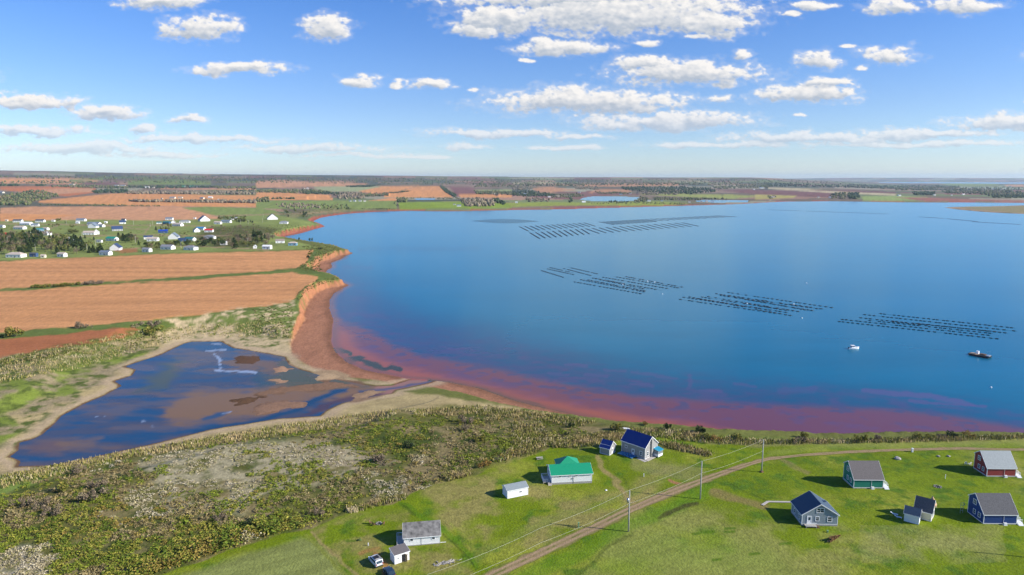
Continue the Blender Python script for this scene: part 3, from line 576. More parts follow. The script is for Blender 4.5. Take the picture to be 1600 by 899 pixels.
# keep water cells that lie in sea, lagoon or ponds
wz = height(wX, wY); keepv = (wz < .12)
kv = keepv[:-1, :-1] | keepv[1:, :-1] | keepv[:-1, 1:] | keepv[1:, 1:]
k_ = kv.copy(); k_[1:] |= kv[:-1]; k_[:-1] |= kv[1:]; k_[:, 1:] |= kv[:, :-1]; k_[:, :-1] |= kv[:, 1:]
NW = len(wa); wi = (np.arange(len(WR) - 1)[:, None] * NW + np.arange(NW - 1)[None, :])
WQ = np.stack([wi, wi + 1, wi + 1 + NW, wi + NW], -1)[k_]
WV = np.stack([wX, wY, np.zeros_like(wX)], -1).reshape(-1, 3)
used = np.zeros(len(WV), bool); used[WQ.ravel()] = True; remap = np.cumsum(used) - 1
def water_mat():
    m, n, b = node_mat('bay_water'); n.nodes.remove(b)
    at = n.nodes.new('ShaderNodeAttribute'); at.attribute_name = 'Col'
    df = n.nodes.new('ShaderNodeBsdfDiffuse'); n.links.new(at.outputs['Color'], df.inputs['Color'])
    gl = n.nodes.new('ShaderNodeBsdfGlossy'); gl.inputs['Roughness'].default_value = .21; gl.inputs['Color'].default_value = (.76, .98, 1, 1)
    fr = n.nodes.new('ShaderNodeFresnel'); fr.inputs['IOR'].default_value = 1.26
    mx = n.nodes.new('ShaderNodeMixShader')
    geo = n.nodes.new('ShaderNodeNewGeometry')
    no = n.nodes.new('ShaderNodeTexNoise'); no.inputs['Scale'].default_value = .8; no.inputs['Detail'].default_value = 5
    mp = n.nodes.new('ShaderNodeMapping'); mp.inputs['Scale'].default_value = (.5, 1.2, 1); n.links.new(geo.outputs['Position'], mp.inputs[0]); n.links.new(mp.outputs[0], no.inputs['Vector'])
    no2 = n.nodes.new('ShaderNodeTexNoise'); no2.inputs['Scale'].default_value = .012; no2.inputs['Detail'].default_value = 5; n.links.new(mp.outputs[0], no2.inputs['Vector'])
    mr = n.nodes.new('ShaderNodeMapRange'); mr.inputs[1].default_value = .4; mr.inputs[2].default_value = .65; mr.inputs[3].default_value = .02; mr.inputs[4].default_value = .16
    n.links.new(no2.outputs[0], mr.inputs[0])
    bp = n.nodes.new('ShaderNodeBump'); bp.inputs['Distance'].default_value = .12; n.links.new(mr.outputs[0], bp.inputs['Strength']); n.links.new(no.outputs[0], bp.inputs['Height'])
    n.links.new(bp.outputs[0], gl.inputs['Normal'])
    n.links.new(fr.outputs[0], mx.inputs[0]); n.links.new(df.outputs[0], mx.inputs[1]); n.links.new(gl.outputs[0], mx.inputs[2])
    n.links.new(mx.outputs[0], n.nodes['Material Output'].inputs[0]); return m
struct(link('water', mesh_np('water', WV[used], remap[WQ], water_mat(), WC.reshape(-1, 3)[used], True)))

# ------------------------------------------------------------------ clouds on a sky dome far outside everything
CL = [(960, 22, 205, 40), (780, 32, 70, 26), (742, 50, 36, 11), (1100, 36, 62, 24), (885, 76, 76, 15), (905, 0, 190, 22), (310, 46, 50, 22), (262, 2, 66, 13), (512, 48, 37, 23), (375, 109, 78, 9), (557, 128, 33, 11), (676, 131, 27, 10),
 (625, 132, 14, 5), (1078, 116, 118, 20), (1010, 102, 50, 12), (1165, 88, 19, 8), (920, 160, 150, 24), (1050, 192, 130, 15), (1275, 92, 33, 15), (1262, 148, 74, 17), (1290, 128, 40, 9), (1395, 90, 44, 16), (1345, 105, 11, 5), (1395, 13, 44, 15),
 (1515, 10, 60, 14), (1275, 10, 34, 6), (1235, 20, 16, 4), (780, 208, 106, 8), (900, 215, 60, 6), (725, 229, 36, 6), (290, 189, 30, 7), (230, 204, 21, 7), (165, 176, 55, 14), (60, 160, 70, 14), (310, 218, 120, 7), (480, 233, 130, 7),
 (120, 232, 130, 9), (250, 242, 90, 5), (1575, 194, 90, 15), (1450, 211, 110, 8), (1260, 217, 130, 9), (1120, 228, 110, 6), (1430, 226, 170, 5), (60, 205, 90, 8), (1018, 68, 16, 7), (740, 142, 10, 4), (1125, 155, 22, 7), (1600, 160, 1, 1), (820, 95, 9, 4), (1085, 58, 18, 5), (1250, 182, 10, 3),
 (1330, 74, 16, 4), (640, 246, 60, 3), (880, 231, 60, 3), (560, 243, 90, 4), (-150, 120, 120, 25), (1750, 80, 130, 30), (-200, 40, 90, 20), (1900, 190, 200, 12)]
du = np.concatenate([np.linspace(-2600, -60, 180), np.arange(-58, 1660, 1.7), np.linspace(1662, 4200, 180)])
dv = np.concatenate([np.linspace(-2600, -20, 260), np.arange(-18, 284, 1.25)])
DU, DV = np.meshgrid(du, dv)
def cloud_density(U, V_):
    w1 = (fbm(U / 42, V_ / 20, 5, 200) - .5); w2 = (fbm(U / 42 + 9, V_ / 20 + 4, 5, 205) - .5)
    d = np.full(U.shape, -3.0); vb = np.zeros(U.shape)
    warp = fbm(U / 13, V_ / 9, 4, 213) - .5
    for (cx, cy, a_, b_) in CL:
        u_ = (U + w1 * 52 * min(1, a_ / 38 + .25) - cx) / a_; v_ = (V_ + w2 * 22 * min(1, b_ / 10 + .2) - cy) / b_
        u_ = u_ * .90; v_ = v_ * .88
        q = np.where(v_ > 0, 1 - (u_ ** 2 + (v_ * 1.25) ** 2), 1 - (u_ ** 2 + v_ ** 2))
        vb = np.where(q > d, v_ * min(1, b_ / 13), vb); d = np.maximum(d, q)
    # clouds higher than the picture, to be seen only in the water
    hi = (fbm(U / 260, V_ / 150, 5, 215) - .64) * 7
    d = np.maximum(d, np.where(V_ < -60, hi - 2.2, -3))
    n1 = fbm(U / 17, V_ / 7.5, 4, 210) - .5
    n2 = fbm(U / 6, V_ / 4, 3, 211) - .5
    return d + n1 * 1.15 + n2 * .95 + warp * .6, vb
D0, VB = cloud_density(DU, DV)
D1, _ = cloud_density(DU + 9, DV - 6)
alpha = sm(-.1, .62, D0) * (1 - .4 * sm(150, 245, DV))
alpha = np.maximum(alpha, sm(-.7, 0.1, D0) * .16)
alpha *= sm(275, 255, DV)
lit = np.clip(.80 + (D0 - D1) * .6 - .16 * np.clip(D0, 0, 1.2) - .55 * sm(-.25, .55, VB + (D0 - .6) * .15) * sm(0, .5, D0), 0, 1)  # sunlit tops and self-shaded grey bases, painted into the cloud colour
top = np.array([1.0, .97, .94]) * .86; bot = np.array([.46, .52, .61]) * .92
CC = bot * (1 - lit[..., None]) + top * lit[..., None]
warm = sm(150, 250, DV)[..., None]; CC = CC * (1 - .25 * warm) + np.array([.74, .73, .78]) * .25 * warm
u_ = 449.5 - DV; dxx = DU - 800; dyy = F * cT + u_ * sT; dzz = -F * sT + u_ * cT
nn = np.sqrt(dxx ** 2 + dyy ** 2 + dzz ** 2); RD = 62000.0
DVt = np.stack([dxx / nn * RD, dyy / nn * RD, dzz / nn * RD + H], -1).reshape(-1, 3)
ND = len(du); di = (np.arange(len(dv) - 1)[:, None] * ND + np.arange(ND - 1)[None, :])
DQ = np.stack([di, di + 1, di + 1 + ND, di + ND], -1)
ka = (alpha > .004); ka = ka[:-1, :-1] | ka[1:, :-1] | ka[:-1, 1:] | ka[1:, 1:]
DQ = DQ[ka]; used = np.zeros(len(DVt), bool); used[DQ.ravel()] = True; remap = np.cumsum(used) - 1
cc4 = np.concatenate([CC, alpha[..., None]], -1).reshape(-1, 4)[used]
def cloud_mat():
    m, n, b = node_mat('cloud_vapour'); n.nodes.remove(b)
    at = n.nodes.new('ShaderNodeAttribute'); at.attribute_name = 'Col'
    em = n.nodes.new('ShaderNodeEmission'); n.links.new(at.outputs['Color'], em.inputs[0]); em.inputs[1].default_value = .78
    tr = n.nodes.new('ShaderNodeBsdfTransparent'); mx = n.nodes.new('ShaderNodeMixShader')
    n.links.new(at.outputs['Alpha'], mx.inputs[0]); n.links.new(tr.outputs[0], mx.inputs[1]); n.links.new(em.outputs[0], mx.inputs[2])
    n.links.new(mx.outputs[0], n.nodes['Material Output'].inputs[0]); return m
struct(link('sky', mesh_np('sky', DVt[used], remap[DQ], cloud_mat(), cc4, True)))

# ------------------------------------------------------------------ haze: the air itself
def haze():
    me = bpy.data.meshes.new('haze'); s = 32000; z0, z1 = -6, 260
    v = [(-s, -s, z0), (s, -s, z0), (s, s, z0), (-s, s, z0), (-s, -s, z1), (s, -s, z1), (s, s, z1), (-s, s, z1)]
    me.from_pydata(v, [], [(0, 3, 2, 1), (4, 5, 6, 7), (0, 1, 5, 4), (1, 2, 6, 5), (2, 3, 7, 6), (3, 0, 4, 7)])
    m = bpy.data.materials.new('air'); m.use_nodes = True; n = m.node_tree; n.nodes.remove(n.nodes['Principled BSDF'])
    pv = n.nodes.new('ShaderNodeVolumePrincipled'); pv.inputs['Color'].default_value = (.62, .82, 1, 1); pv.inputs['Density'].default_value = 3.0e-5; pv.inputs['Anisotropy'].default_value = .2
    n.links.new(pv.outputs[0], n.nodes['Material Output'].inputs['Volume']); me.materials.append(m)
    o = link('haze', me); o['kind'] = 'stuff'; o['label'] = 'thin pale blue haze over the far countryside'; return o
haze()
#@@OBJECTS
K = 1.27                       # metres per traced unit of height
class MB:
    def __init__(s): s.v = []; s.f = []
    def box(s, c, d, rz=0, rx=0, ry=0):
        M = Matrix.Translation(c) @ Matrix.Rotation(rz, 4, 'Z') @ Matrix.Rotation(ry, 4, 'Y') @ Matrix.Rotation(rx, 4, 'X')
        b = len(s.v)
        for z in (-.5, .5):
            for x, y in ((-.5, -.5), (.5, -.5), (.5, .5), (-.5, .5)): s.v.append(tuple(M @ Vector((x * d[0], y * d[1], z * d[2]))))
        s.f += [(b, b + 3, b + 2, b + 1), (b + 4, b + 5, b + 6, b + 7)] + [(b + i, b + (i + 1) % 4, b + 4 + (i + 1) % 4, b + 4 + i) for i in range(4)]
        return s
    def tube(s, pts, r, n=6, r2=None):
        pts = [Vector(p) for p in pts]; b0 = len(s.v); m = len(pts)
        for i, p in enumerate(pts):
            d = (pts[min(i + 1, m - 1)] - pts[max(i - 1, 0)]).normalized()
            a = d.cross(Vector((0, 0, 1)) if abs(d.z) < .9 else Vector((1, 0, 0))).normalized(); c = d.cross(a)
            rr = r if r2 is None else r + (r2 - r) * i / (m - 1)
            for k in range(n):
                t = k / n * 6.2832; s.v.append(tuple(p + (a * math.cos(t) + c * math.sin(t)) * rr))
        for i in range(m - 1):
            for k in range(n): s.f.append((b0 + i * n + k, b0 + i * n + (k + 1) % n, b0 + (i + 1) * n + (k + 1) % n, b0 + (i + 1) * n + k))
        s.f += [tuple(b0 + k for k in range(n))[::-1], tuple(b0 + (m - 1) * n + k for k in range(n))]
        return s
    def poly(s, pts): b = len(s.v); s.v += [tuple(p) for p in pts]; s.f.append(tuple(range(b, b + len(pts)))); return s
    def prism(s, pts, off):
        """closed polygon pts extruded by vector off"""
        b = len(s.v); n = len(pts); o = Vector(off)
        s.v += [tuple(Vector(p)) for p in pts] + [tuple(Vector(p) + o) for p in pts]
        s.f += [tuple(range(b, b + n))[::-1], tuple(range(b + n, b + 2 * n))] + [(b + i, b + (i + 1) % n, b + n + (i + 1) % n, b + n + i) for i in range(n)]
        return s
    def build(s, name, m, parent=None, loc=None, bevel=0, smooth=False):
        me = bpy.data.meshes.new(name); me.from_pydata(s.v, [], s.f); me.validate()
        bm = bmesh.new(); bm.from_mesh(me); bmesh.ops.recalc_face_normals(bm, faces=bm.faces)
        if bevel: bmesh.ops.bevel(bm, geom=list(bm.edges), offset=bevel, segments=2, affect='EDGES', profile=.6)
        if smooth:
            for f in bm.faces: f.smooth = True
        bm.to_mesh(me); bm.free()
        me.materials.append(m); return link(name, me, parent, loc)
def dup(root, loc=None, rz=None, sc=None, label=None, parent=None):
    r = root.copy(); COL.objects.link(r); r.parent = parent
    if loc is not None: r.location = loc
    if rz is not None: r.rotation_euler = (0, 0, rz)
    if sc is not None: r.scale = sc
    if label: r['label'] = label
    for ch in list(root.children):
        c = ch.copy(); COL.objects.link(c); c.parent = r
        for g in ch.children:
            d = g.copy(); COL.objects.link(d); d.parent = c
    return r
# materials
WHITE = striped('white_clapboard', (.78, .79, .80), .22, 2, .5); WTRIM = mat('white_trim', (.80, .81, .82), .5, var=.04)
GREYSH = striped('grey_shingle_wall', (.30, .30, .29), .25, 2, .5, .85, var=.18); GREYW = striped('slate_blue_grey_siding', (.24, .29, .33), .22, 2, .5)
GREENW = striped('deep_green_siding', (.008, .20, .14), .22, 2, .5); REDW = striped('barn_red_siding', (.30, .035, .035), .22, 2, .5); NAVW = striped('navy_blue_siding', (.006, .045, .20), .22, 2, .5)
SH_DK = mat('charcoal_shingles', (.10, .10, .105), .9, var=.35, scale=5, bump=.4); SH_GY = mat('weathered_grey_shingles', (.17, .165, .155), .9, var=.6, scale=.9, bump=.4)
SH_BR = mat('grey_brown_shingles', (.135, .122, .118), .9, var=.28, scale=6, bump=.3); SH_NV = mat('blue_black_shingles', (.05, .085, .13), .85, var=.15, scale=6, bump=.3)
MT_BL = striped('cobalt_blue_metal_roof', (.006, .028, .17), .4, 0, .35, .45, var=.05); MT_GN = striped('green_metal_roof', (.012, .28, .14), .4, 0, .35, .45, var=.06)
MT_GY = striped('grey_metal_roof', (.24, .28, .29), .4, 0, .3, .45, var=.10); GLASS = mat('window_glass', (.03, .05, .07), .12, var=.1, spec=.8)
CONC = mat('concrete_footing', (.32, .31, .29), .9, var=.15); DECKG = mat('weathered_deck_boards', (.42, .39, .35), .85, var=.2, scale=4, stretch=(1, 8, 1)); DECKB = mat('blue_painted_deck', (.05, .20, .38), .7, var=.1)
TANW = mat('raw_plywood', (.50, .34, .20), .85, var=.15); BRNW = mat('brown_wood', (.16, .09, .05), .85, var=.25); ROCK = mat('grey_rock', (.28, .26, .24), .95, var=.3, scale=2, bump=.6)
POLEM = mat('grey_pole_wood', (.36, .36, .33), .85, var=.15); WIREM = mat('wire', (.42, .42, .34), .6, var=.02); STEEL = mat('galvanised_steel', (.45, .47, .5), .4, .6, var=.1)
BLK = mat('black_plastic', (.018, .018, .02), .6, var=.1); RUB = mat('tyre_rubber', (.02, .02, .02), .8, var=.1); CARW = mat('white_car_paint', (.70, .73, .76), .3, var=.02, spec=.6); CARD = mat('dark_blue_car_paint', (.02, .04, .07), .25, var=.02, spec=.6)
REDL = mat('red_tail_lamp', (.4, .02, .02), .3, var=.05); CRM = mat('cream_siding', (.62, .58, .46), .8, var=.06)
PINEB = mat('bark', (.10, .08, .065), .95, var=.2)

def framed(parent, face, u, v, w, h, Lx, Dy, mx=1, mz=1, kind='window', fm=None, dmat=None, t=.09):
    """a window or door on a wall face: frame mesh and its pane"""
    fm = fm or WTRIM; a = MB(); g = MB(); o = .03
    def P3(uu, vv, out):
        if face == 'F': return (uu, -out, vv)
        if face == 'B': return (uu, Dy + out, vv)
        if face == 'L': return (-Lx / 2 - out, uu, vv)
        return (Lx / 2 + out, uu, vv)
    def bx(m, uu, vv, ww, hh, out, th):
        c = P3(uu, vv, out); m.box(c, (ww, th, hh) if face in 'FB' else (th, ww, hh))
    for sgn in (-1, 1):
        bx(a, u + sgn * (w / 2 + .05), v + h / 2, .14, h + .24, .045, .09); bx(a, u, v + h / 2 + sgn * (h / 2 + .05), w - .04, .14, .045, .09)
    for i in range(1, mx): bx(a, u - w / 2 + w * i / mx, v + h / 2, .09, h, .04, .06)
    for i in range(1, mz): bx(a, u, v + h * i / mz, w, .07, .038, .056)
    if kind == 'door':
        o_ = a.build('door_frame', fm, parent)
        d = MB(); bx(d, u, v + h / 2, w - .04, h - .04, .03, .05); dd = d.build('door', dmat or WTRIM, parent)
        g2 = MB(); bx(g2, u, v + h * .68, w * .55, h * .42, .065, .02); g2.build('pane', GLASS, dd)
        return dd
    o_ = a.build(kind, fm, parent); bx(g, u, v + h / 2, w - .02, h - .02, .015, .03); g.build('pane', GLASS, o_)
    return o_
def house(name, label, cat, p1, p2, depth, prof, wall, roof, trim=None, ov=.35, found=.3, openings=(), side_z=None, seam=True, group=None, vent=False):
    x1, y1, z1 = ground(*p1); x2, y2, z2 = ground(*p2)
    L = math.hypot(x2 - x1, y2 - y1); ang = math.atan2(y2 - y1, x2 - x1); D = depth * K
    z0 = min(z1, z2) - .05
    t = thing(name, label, cat, ((x1 + x2) / 2, (y1 + y2) / 2, z0), ang, group)
    pr = [(a * D, h * K) for a, h in prof]; trim = trim or WTRIM
    w = MB(); hl = L / 2
    gl = [(-hl, 0, found)] + [(-hl, a, h) for a, h in pr] + [(-hl, D, found)]; gr = [(hl, y, z) for _, y, z in gl]
    w.poly(gl); w.poly(gr[::-1])
    w.poly([(-hl, 0, found), (hl, 0, found), (hl, 0, pr[0][1]), (-hl, 0, pr[0][1])]); w.poly([(hl, D, found), (-hl, D, found), (-hl, D, pr[-1][1]), (hl, D, pr[-1][1])])
    w.build('wall', wall, t)
    fo = MB().box((0, D / 2, found / 2 - .3), (L + .08, D + .08, found + .6)); fo.build('foundation', CONC, t)
    r = MB(); tr = MB(); th = .12
    for i in range(len(pr) - 1):
        (a0, h0), (a1, h1) = pr[i], pr[i + 1]
        sl_ = (h1 - h0) / (a1 - a0)
        s0 = a0 - (ov if i == 0 else 0); s1 = a1 + (ov if i == len(pr) - 2 else 0)
        e0 = h0 + sl_ * (s0 - a0); e1 = h1 + sl_ * (s1 - a1)
        r.prism([(-hl - ov, s0, e0 + .02), (-hl - ov, s1, e1 + .02), (-hl - ov, s1, e1 + th + .02), (-hl - ov, s0, e0 + th + .02)], (L + 2 * ov, 0, 0))
        for sg in (-1, 1):      # barge boards
            x = sg * (hl + ov) + (.003 if sg > 0 else -.043)
            tr.prism([(x, s0, e0 - .13), (x, s1, e1 - .13), (x, s1, e1 + th + .03), (x, s0, e0 + th + .03)], (.04, 0, 0))
        if i == 0: tr.box((0, s0 - .022, e0 + .02), (L + 2 * ov, .04, .2))
        if i == len(pr) - 2: tr.box((0, s1 + .022, e1 + .02), (L + 2 * ov, .04, .2))
    r.build('roof', roof, t)
    for sx in (-1, 1):
        tr.box((sx * (hl - .04), -.012, (pr[0][1] + found) / 2), (.16, .03, pr[0][1] - found)); tr.box((sx * (hl + .012), .05, (pr[0][1] + found) / 2), (.03, .16, pr[0][1] - found - .02))
        tr.box((sx * (hl + .012), D - .05, (pr[-1][1] + found) / 2), (.03, .16, pr[-1][1] - found - .02))
    tr.box((0, -.014, found + .06), (L - .2, .03, .14))
    for sx in (-1, 1): tr.box((sx * (hl + .014), D / 2, found + .06), (.03, D - .2, .14))
    tr.build('trim', trim, t)
    for o in openings: framed(t, *o[:5], L, D, *o[5:])
    return t, L, D
def deck(parent, x0, x1, y0, y1, z, m, rail=(), name='deck'):
    d = MB(); d.box(((x0 + x1) / 2, (y0 + y1) / 2, z - .06), (x1 - x0, y1 - y0, .12))
    for x in (x0 + .1, x1 - .1):
        for y in (y0 + .1, y1 - .1): d.box((x, y, z / 2 - .15), (.12, .12, z + .1))
    o = d.build(name, m, parent)
    if rail:
        r = MB()
        for (ax, ay, bx_, by_) in rail:
            n = max(2, int(math.hypot(bx_ - ax, by_ - ay) / .35))
            for i in range(n + 1):
                q = i / n; r.box((ax + (bx_ - ax) * q, ay + (by_ - ay) * q, z + .45), (.06, .06, .9))
            cx, cy = (ax + bx_) / 2, (ay + by_) / 2; ln = math.hypot(bx_ - ax, by_ - ay); an = math.atan2(by_ - ay, bx_ - ax)
            r.box((cx, cy, z + .93), (ln + .08, .12, .07), an)
        r.build('railing', WTRIM, parent)
    return o
def steps(parent, x, y, w, n, rise, run, dirx, diry, m, name='steps'):
    d = MB()
    for i in range(n):
        h = rise * (n - i); d.box((x + dirx * run * (i + .5), y + diry * run * (i + .5), h / 2 - .1), (w if diry else run, run if diry else w, h + .2))
    d.build(name, m, parent)

# ---- the nearer cottages
t, L, D = house('cottage', 'white cottage with a mottled grey shingle roof, beside the parked van and small shed', 'house', (631.5, 854.2), (687.3, 849.4), 5.6, [(0, 2.0), (.5, 3.75), (1, 2.0)], WHITE, SH_GY, ov=.3,
    openings=[('F', -2.7, 1.45, .75, .6, 1, 1), ('F', 3.0, 1.45, .75, .6, 1, 1), ('L', 2.2, .55, .95, 2.0, 1, 1, 'door'), ('L', 5.2, 1.2, 1.0, 1.0, 2, 1), ('R', 3.5, 1.2, 1.2, 1.0, 2, 1), ('B', 0, 1.2, 1.4, 1.0, 2, 1)])
deck(t, -L / 2 - 1.9, -L / 2 - .1, .3, 5.0, .45, DECKG, [(-L / 2 - 1.85, .35, -L / 2 - 1.85, 4.95), (-L / 2 - 1.85, 4.95, -L / 2 - .3, 4.95)])
MB().tube([(-.2, -.06, .2), (-.2, -.06, 2.4)], .03).build('downpipe', BLK, t); MB().box((L / 2 + .9, .4, .12), (1.5, .12, .1)).build('pipe_end', WTRIM, t)
t, L, D = house('storage_shed', 'small white storage shed with an open brown door beside the white van', 'shed', (617, 882.4), (639.4, 874.8), 2.2, [(0, 1.95), (1, 2.4)], WHITE, SH_BR, ov=.2, found=.1,
    openings=[('F', -1.0, 1.3, .4, .35, 1, 1), ('F', 1.35, 1.5, .4, .35, 1, 1)])
MB().box((.35, -.02, 1.1), (.75, .05, 2.0)).build('doorway_shade', BLK, t); MB().box((.98, -.36, 1.12), (.05, .75, 2.0), .5).build('door', TANW, t)  # black slab stands in for the shade inside the open door
t, L, D = house('bungalow', 'white bungalow with a bright green metal roof and a deck on its left side', 'house', (862, 757.5), (924.7, 754.7), 6.2, [(0, 2.62), (.5, 3.95), (1, 2.62)], WHITE, MT_GN, ov=.35, found=.75,
    openings=[('F', -3.9, 2.55, .7, .4, 1, 1), ('F', -.6, 2.55, .6, .4, 1, 1), ('F', 1.4, 2.55, .6, .4, 1, 1), ('L', 2.3, 1.1, .95, 2.0, 1, 1, 'door'), ('L', 5.5, 1.6, 1.2, 1.0, 2, 1), ('R', 4, 1.6, 1.2, 1.0, 2, 1)])
deck(t, -L / 2 - 2.6, -L / 2 - .1, .6, 5.2, .8, DECKG, [(-L / 2 - 2.5, .7, -L / 2 - 2.5, 5.1), (-L / 2 - 2.5, 5.1, -L / 2 - .2, 5.1), (-L / 2 - 2.5, .7, -L / 2 - 1.2, .7)])
steps(t, -L / 2 - .6, .5, 1.1, 4, .2, .3, 0, -1, DECKG); MB().tube([(.5, -.08, .1), (.5, -.08, 2.6)], .05).build('downpipe', STEEL, t); MB().box((.35, -.12, 2.0), (.5, .2, .3)).build('meter_box', STEEL, t)
yc, wx_, wy_, ze = D + 1.2, 3.9, 3.0, 3.3
MB().box((.3, D + 2.2, ze / 2), (wx_ * 2 - .9, 4.4, ze)).build('rear_wing', WHITE, t)
rr = MB(); ap = (.3, yc, 5.55); cs = [(.3 - wx_, yc - wy_, ze), (.3 + wx_, yc - wy_, ze), (.3 + wx_, yc + wy_ + .2, ze), (.3 - wx_, yc + wy_ + .2, ze)]
for i in range(4): rr.poly([cs[i], cs[(i + 1) % 4], ap])
rr.poly(cs[::-1]); rr.build('rear_roof', MT_GN, t)
t, L, D = house('garden_shed', 'low white garden shed with a shallow grey roof left of the green roofed bungalow', 'shed', (793, 779.6), (825, 773.2), 2.9, [(0, 2.0), (.6, 2.75), (1, 2.2)], WHITE, MT_GY, ov=.15, found=.12, openings=[('F', 1.0, 1.35, .5, .45, 1, 1)])
# blue roofed cottage
t, L, D = house('shingled_cottage', 'grey shingled cottage with a steep cobalt blue metal roof and screened porch by the shore', 'house', (971, 706), (1007.6, 718.5), 5.8, [(0, 3.5), (.5, 5.9), (1, 3.5)], GREYSH, MT_BL, ov=.3, found=.25,
    openings=[('F', -3.0, 2.2, .7, .8, 1, 1), ('F', .0, .4, .95, 2.1, 1, 1, 'door'), ('F', 3.3, 1.3, .8, 1.3, 1, 2), ('R', 1.5, 1.2, 1.0, 1.4, 1, 2), ('R', 5.4, 1.6, .9, 1.3, 1, 2), ('B', 0, 1.3, 1, 1.2, 2, 1)])
MB().box((L / 2 + .25, D / 2, 3.45), (.5, .9, 6.9)).build('chimney', GREYSH, t)
pz = MB(); pz.prism([(L / 2 + .1, D * .62, 2.9), (L / 2 + .1, D + .3, 2.9), (L / 2 + .1, D + .3, 3.0), (L / 2 + .1, D * .62, 3.0)], (2.4, 0, -.5)); pz.build('porch_roof', mat('turquoise_metal_roof', (.02, .25, .38), .4, var=.05), t)
pw = MB()
for i in range(6): pw.box((L / 2 + .2 + i * .42, D * .62 + .05, 1.55), (.07, .07, 2.3)); pw.box((L / 2 + 2.3, D * .62 + .1 + i * .52, 1.5), (.07, .07, 2.1))
pw.box((L / 2 + 1.25, D * .62 + .05, .85), (2.2, .06, .9)); pw.box((L / 2 + 2.3, D * .8, .85), (.06, 2.6, .9)); pw.build('screen_frame', WTRIM, t)
MB().box((L / 2 + 1.2, D * .8, 1.6), (2.0, 2.4, 1.6)).build('screen', mat('porch_screen', (.12, .14, .15), .8), t)
deck(t, L / 2 + .1, L / 2 + 1.6, -.6, D * .6, .3, DECKG, name='boardwalk'); MB().box((L / 2 - .6, -1.1, .18), (3.8, 1.1, .14), -.15).build('ramp', DECKG, t)
deck(t, -4.6, 1.6, -2.9, -.05, .5, DECKB, name='deck'); fb = MB()
for i in range(4): fb.box((-1.8 + i * .5, -2.2 + (i % 2) * .8, .85), (.5, .5, .7), i * .3)
fb.build('deck_furniture', DECKB, t)
t, L, D = house('outbuilding', 'small grey outbuilding with a blue metal roof beside the blue roofed cottage', 'shed', (937.4, 708.4), (952.2, 712.3), 3.3, [(0, 2.0), (.55, 3.6), (1, 2.3)], GREYSH, MT_BL, ov=.25, found=.15, openings=[('R', 2.0, .3, .9, 1.95, 1, 1, 'door')])
MB().tube([(-L / 2 - .2, D * .18, 3.35), (L / 2 + .2, D * .18, 3.35)], .04).build('snow_guard', WTRIM, t)
# grey gable-front cottage: its long left wall is the mapped front
fx, fy, fz = ground(1252.3, 821.2); gx, gy, gz = ground(1308, 822.3); ww = math.hypot(gx - fx, gy - fy) / K
bxp, byp = fx - (gy - fy) * -1 / ww / K * 0 + (-(gy - fy)) / (ww * K) * 5.9 * K, fy + (gx - fx) / (ww * K) * 5.9 * K
pb = P(bxp, byp, fz)
t, L, D = house('gabled_cottage', 'slate grey gable fronted cottage with a dark blue black roof and a small front deck', 'house', (float(pb[0]), float(pb[1])), (1252.3, 821.2), ww, [(0, 2.75), (.5, 5.15), (1, 2.75)], GREYW, SH_NV, ov=.35, found=.5,
    openings=[('R', 2.0, .75, 1.0, 2.1, 1, 1, 'door'), ('R', 4.2, 1.6, .9, 1.1, 1, 2), ('R', 7.6, 1.4, 1.1, 1.35, 1, 2), ('R', 4.9, 4.0, 1.9, 1.25, 2, 2), ('F', -1.5, 1.2, .9, 1.2, 1, 2), ('F', 1.9, 1.2, .9, 1.2, 1, 2), ('B', 0, 1.2, 1.2, 1.2, 2, 1)])
deck(t, L / 2 + .05, L / 2 + 1.6, .6, 3.6, .65, DECKG, [(L / 2 + 1.5, .7, L / 2 + 1.5, 3.5)]); steps(t, L / 2 + .8, 3.7, 1.2, 3, .2, .3, 0, 1, BRNW)
MB().box((-.5, D * .76, 6.5 * .76 + .35), (.9, 1.3, .06), 0, 0).build('skylight', GLASS, t)
bwk = thing('boardwalk', 'narrow pale boardwalk running left from the slate grey cottage', 'boardwalk', (0, 0, 0)); a_ = ground(1240, 785.5); b_ = ground(1200, 784.5); c_ = ground(1191, 790)
q = MB()
for (s_, e_) in ((a_, b_), (b_, c_)):
    cx, cy = (s_[0] + e_[0]) / 2, (s_[1] + e_[1]) / 2; q.box((cx, cy, s_[2] + .18), (math.hypot(e_[0] - s_[0], e_[1] - s_[1]), .8, .1), math.atan2(e_[1] - s_[1], e_[0] - s_[0]))
q.build('planks', DECKG, bwk)
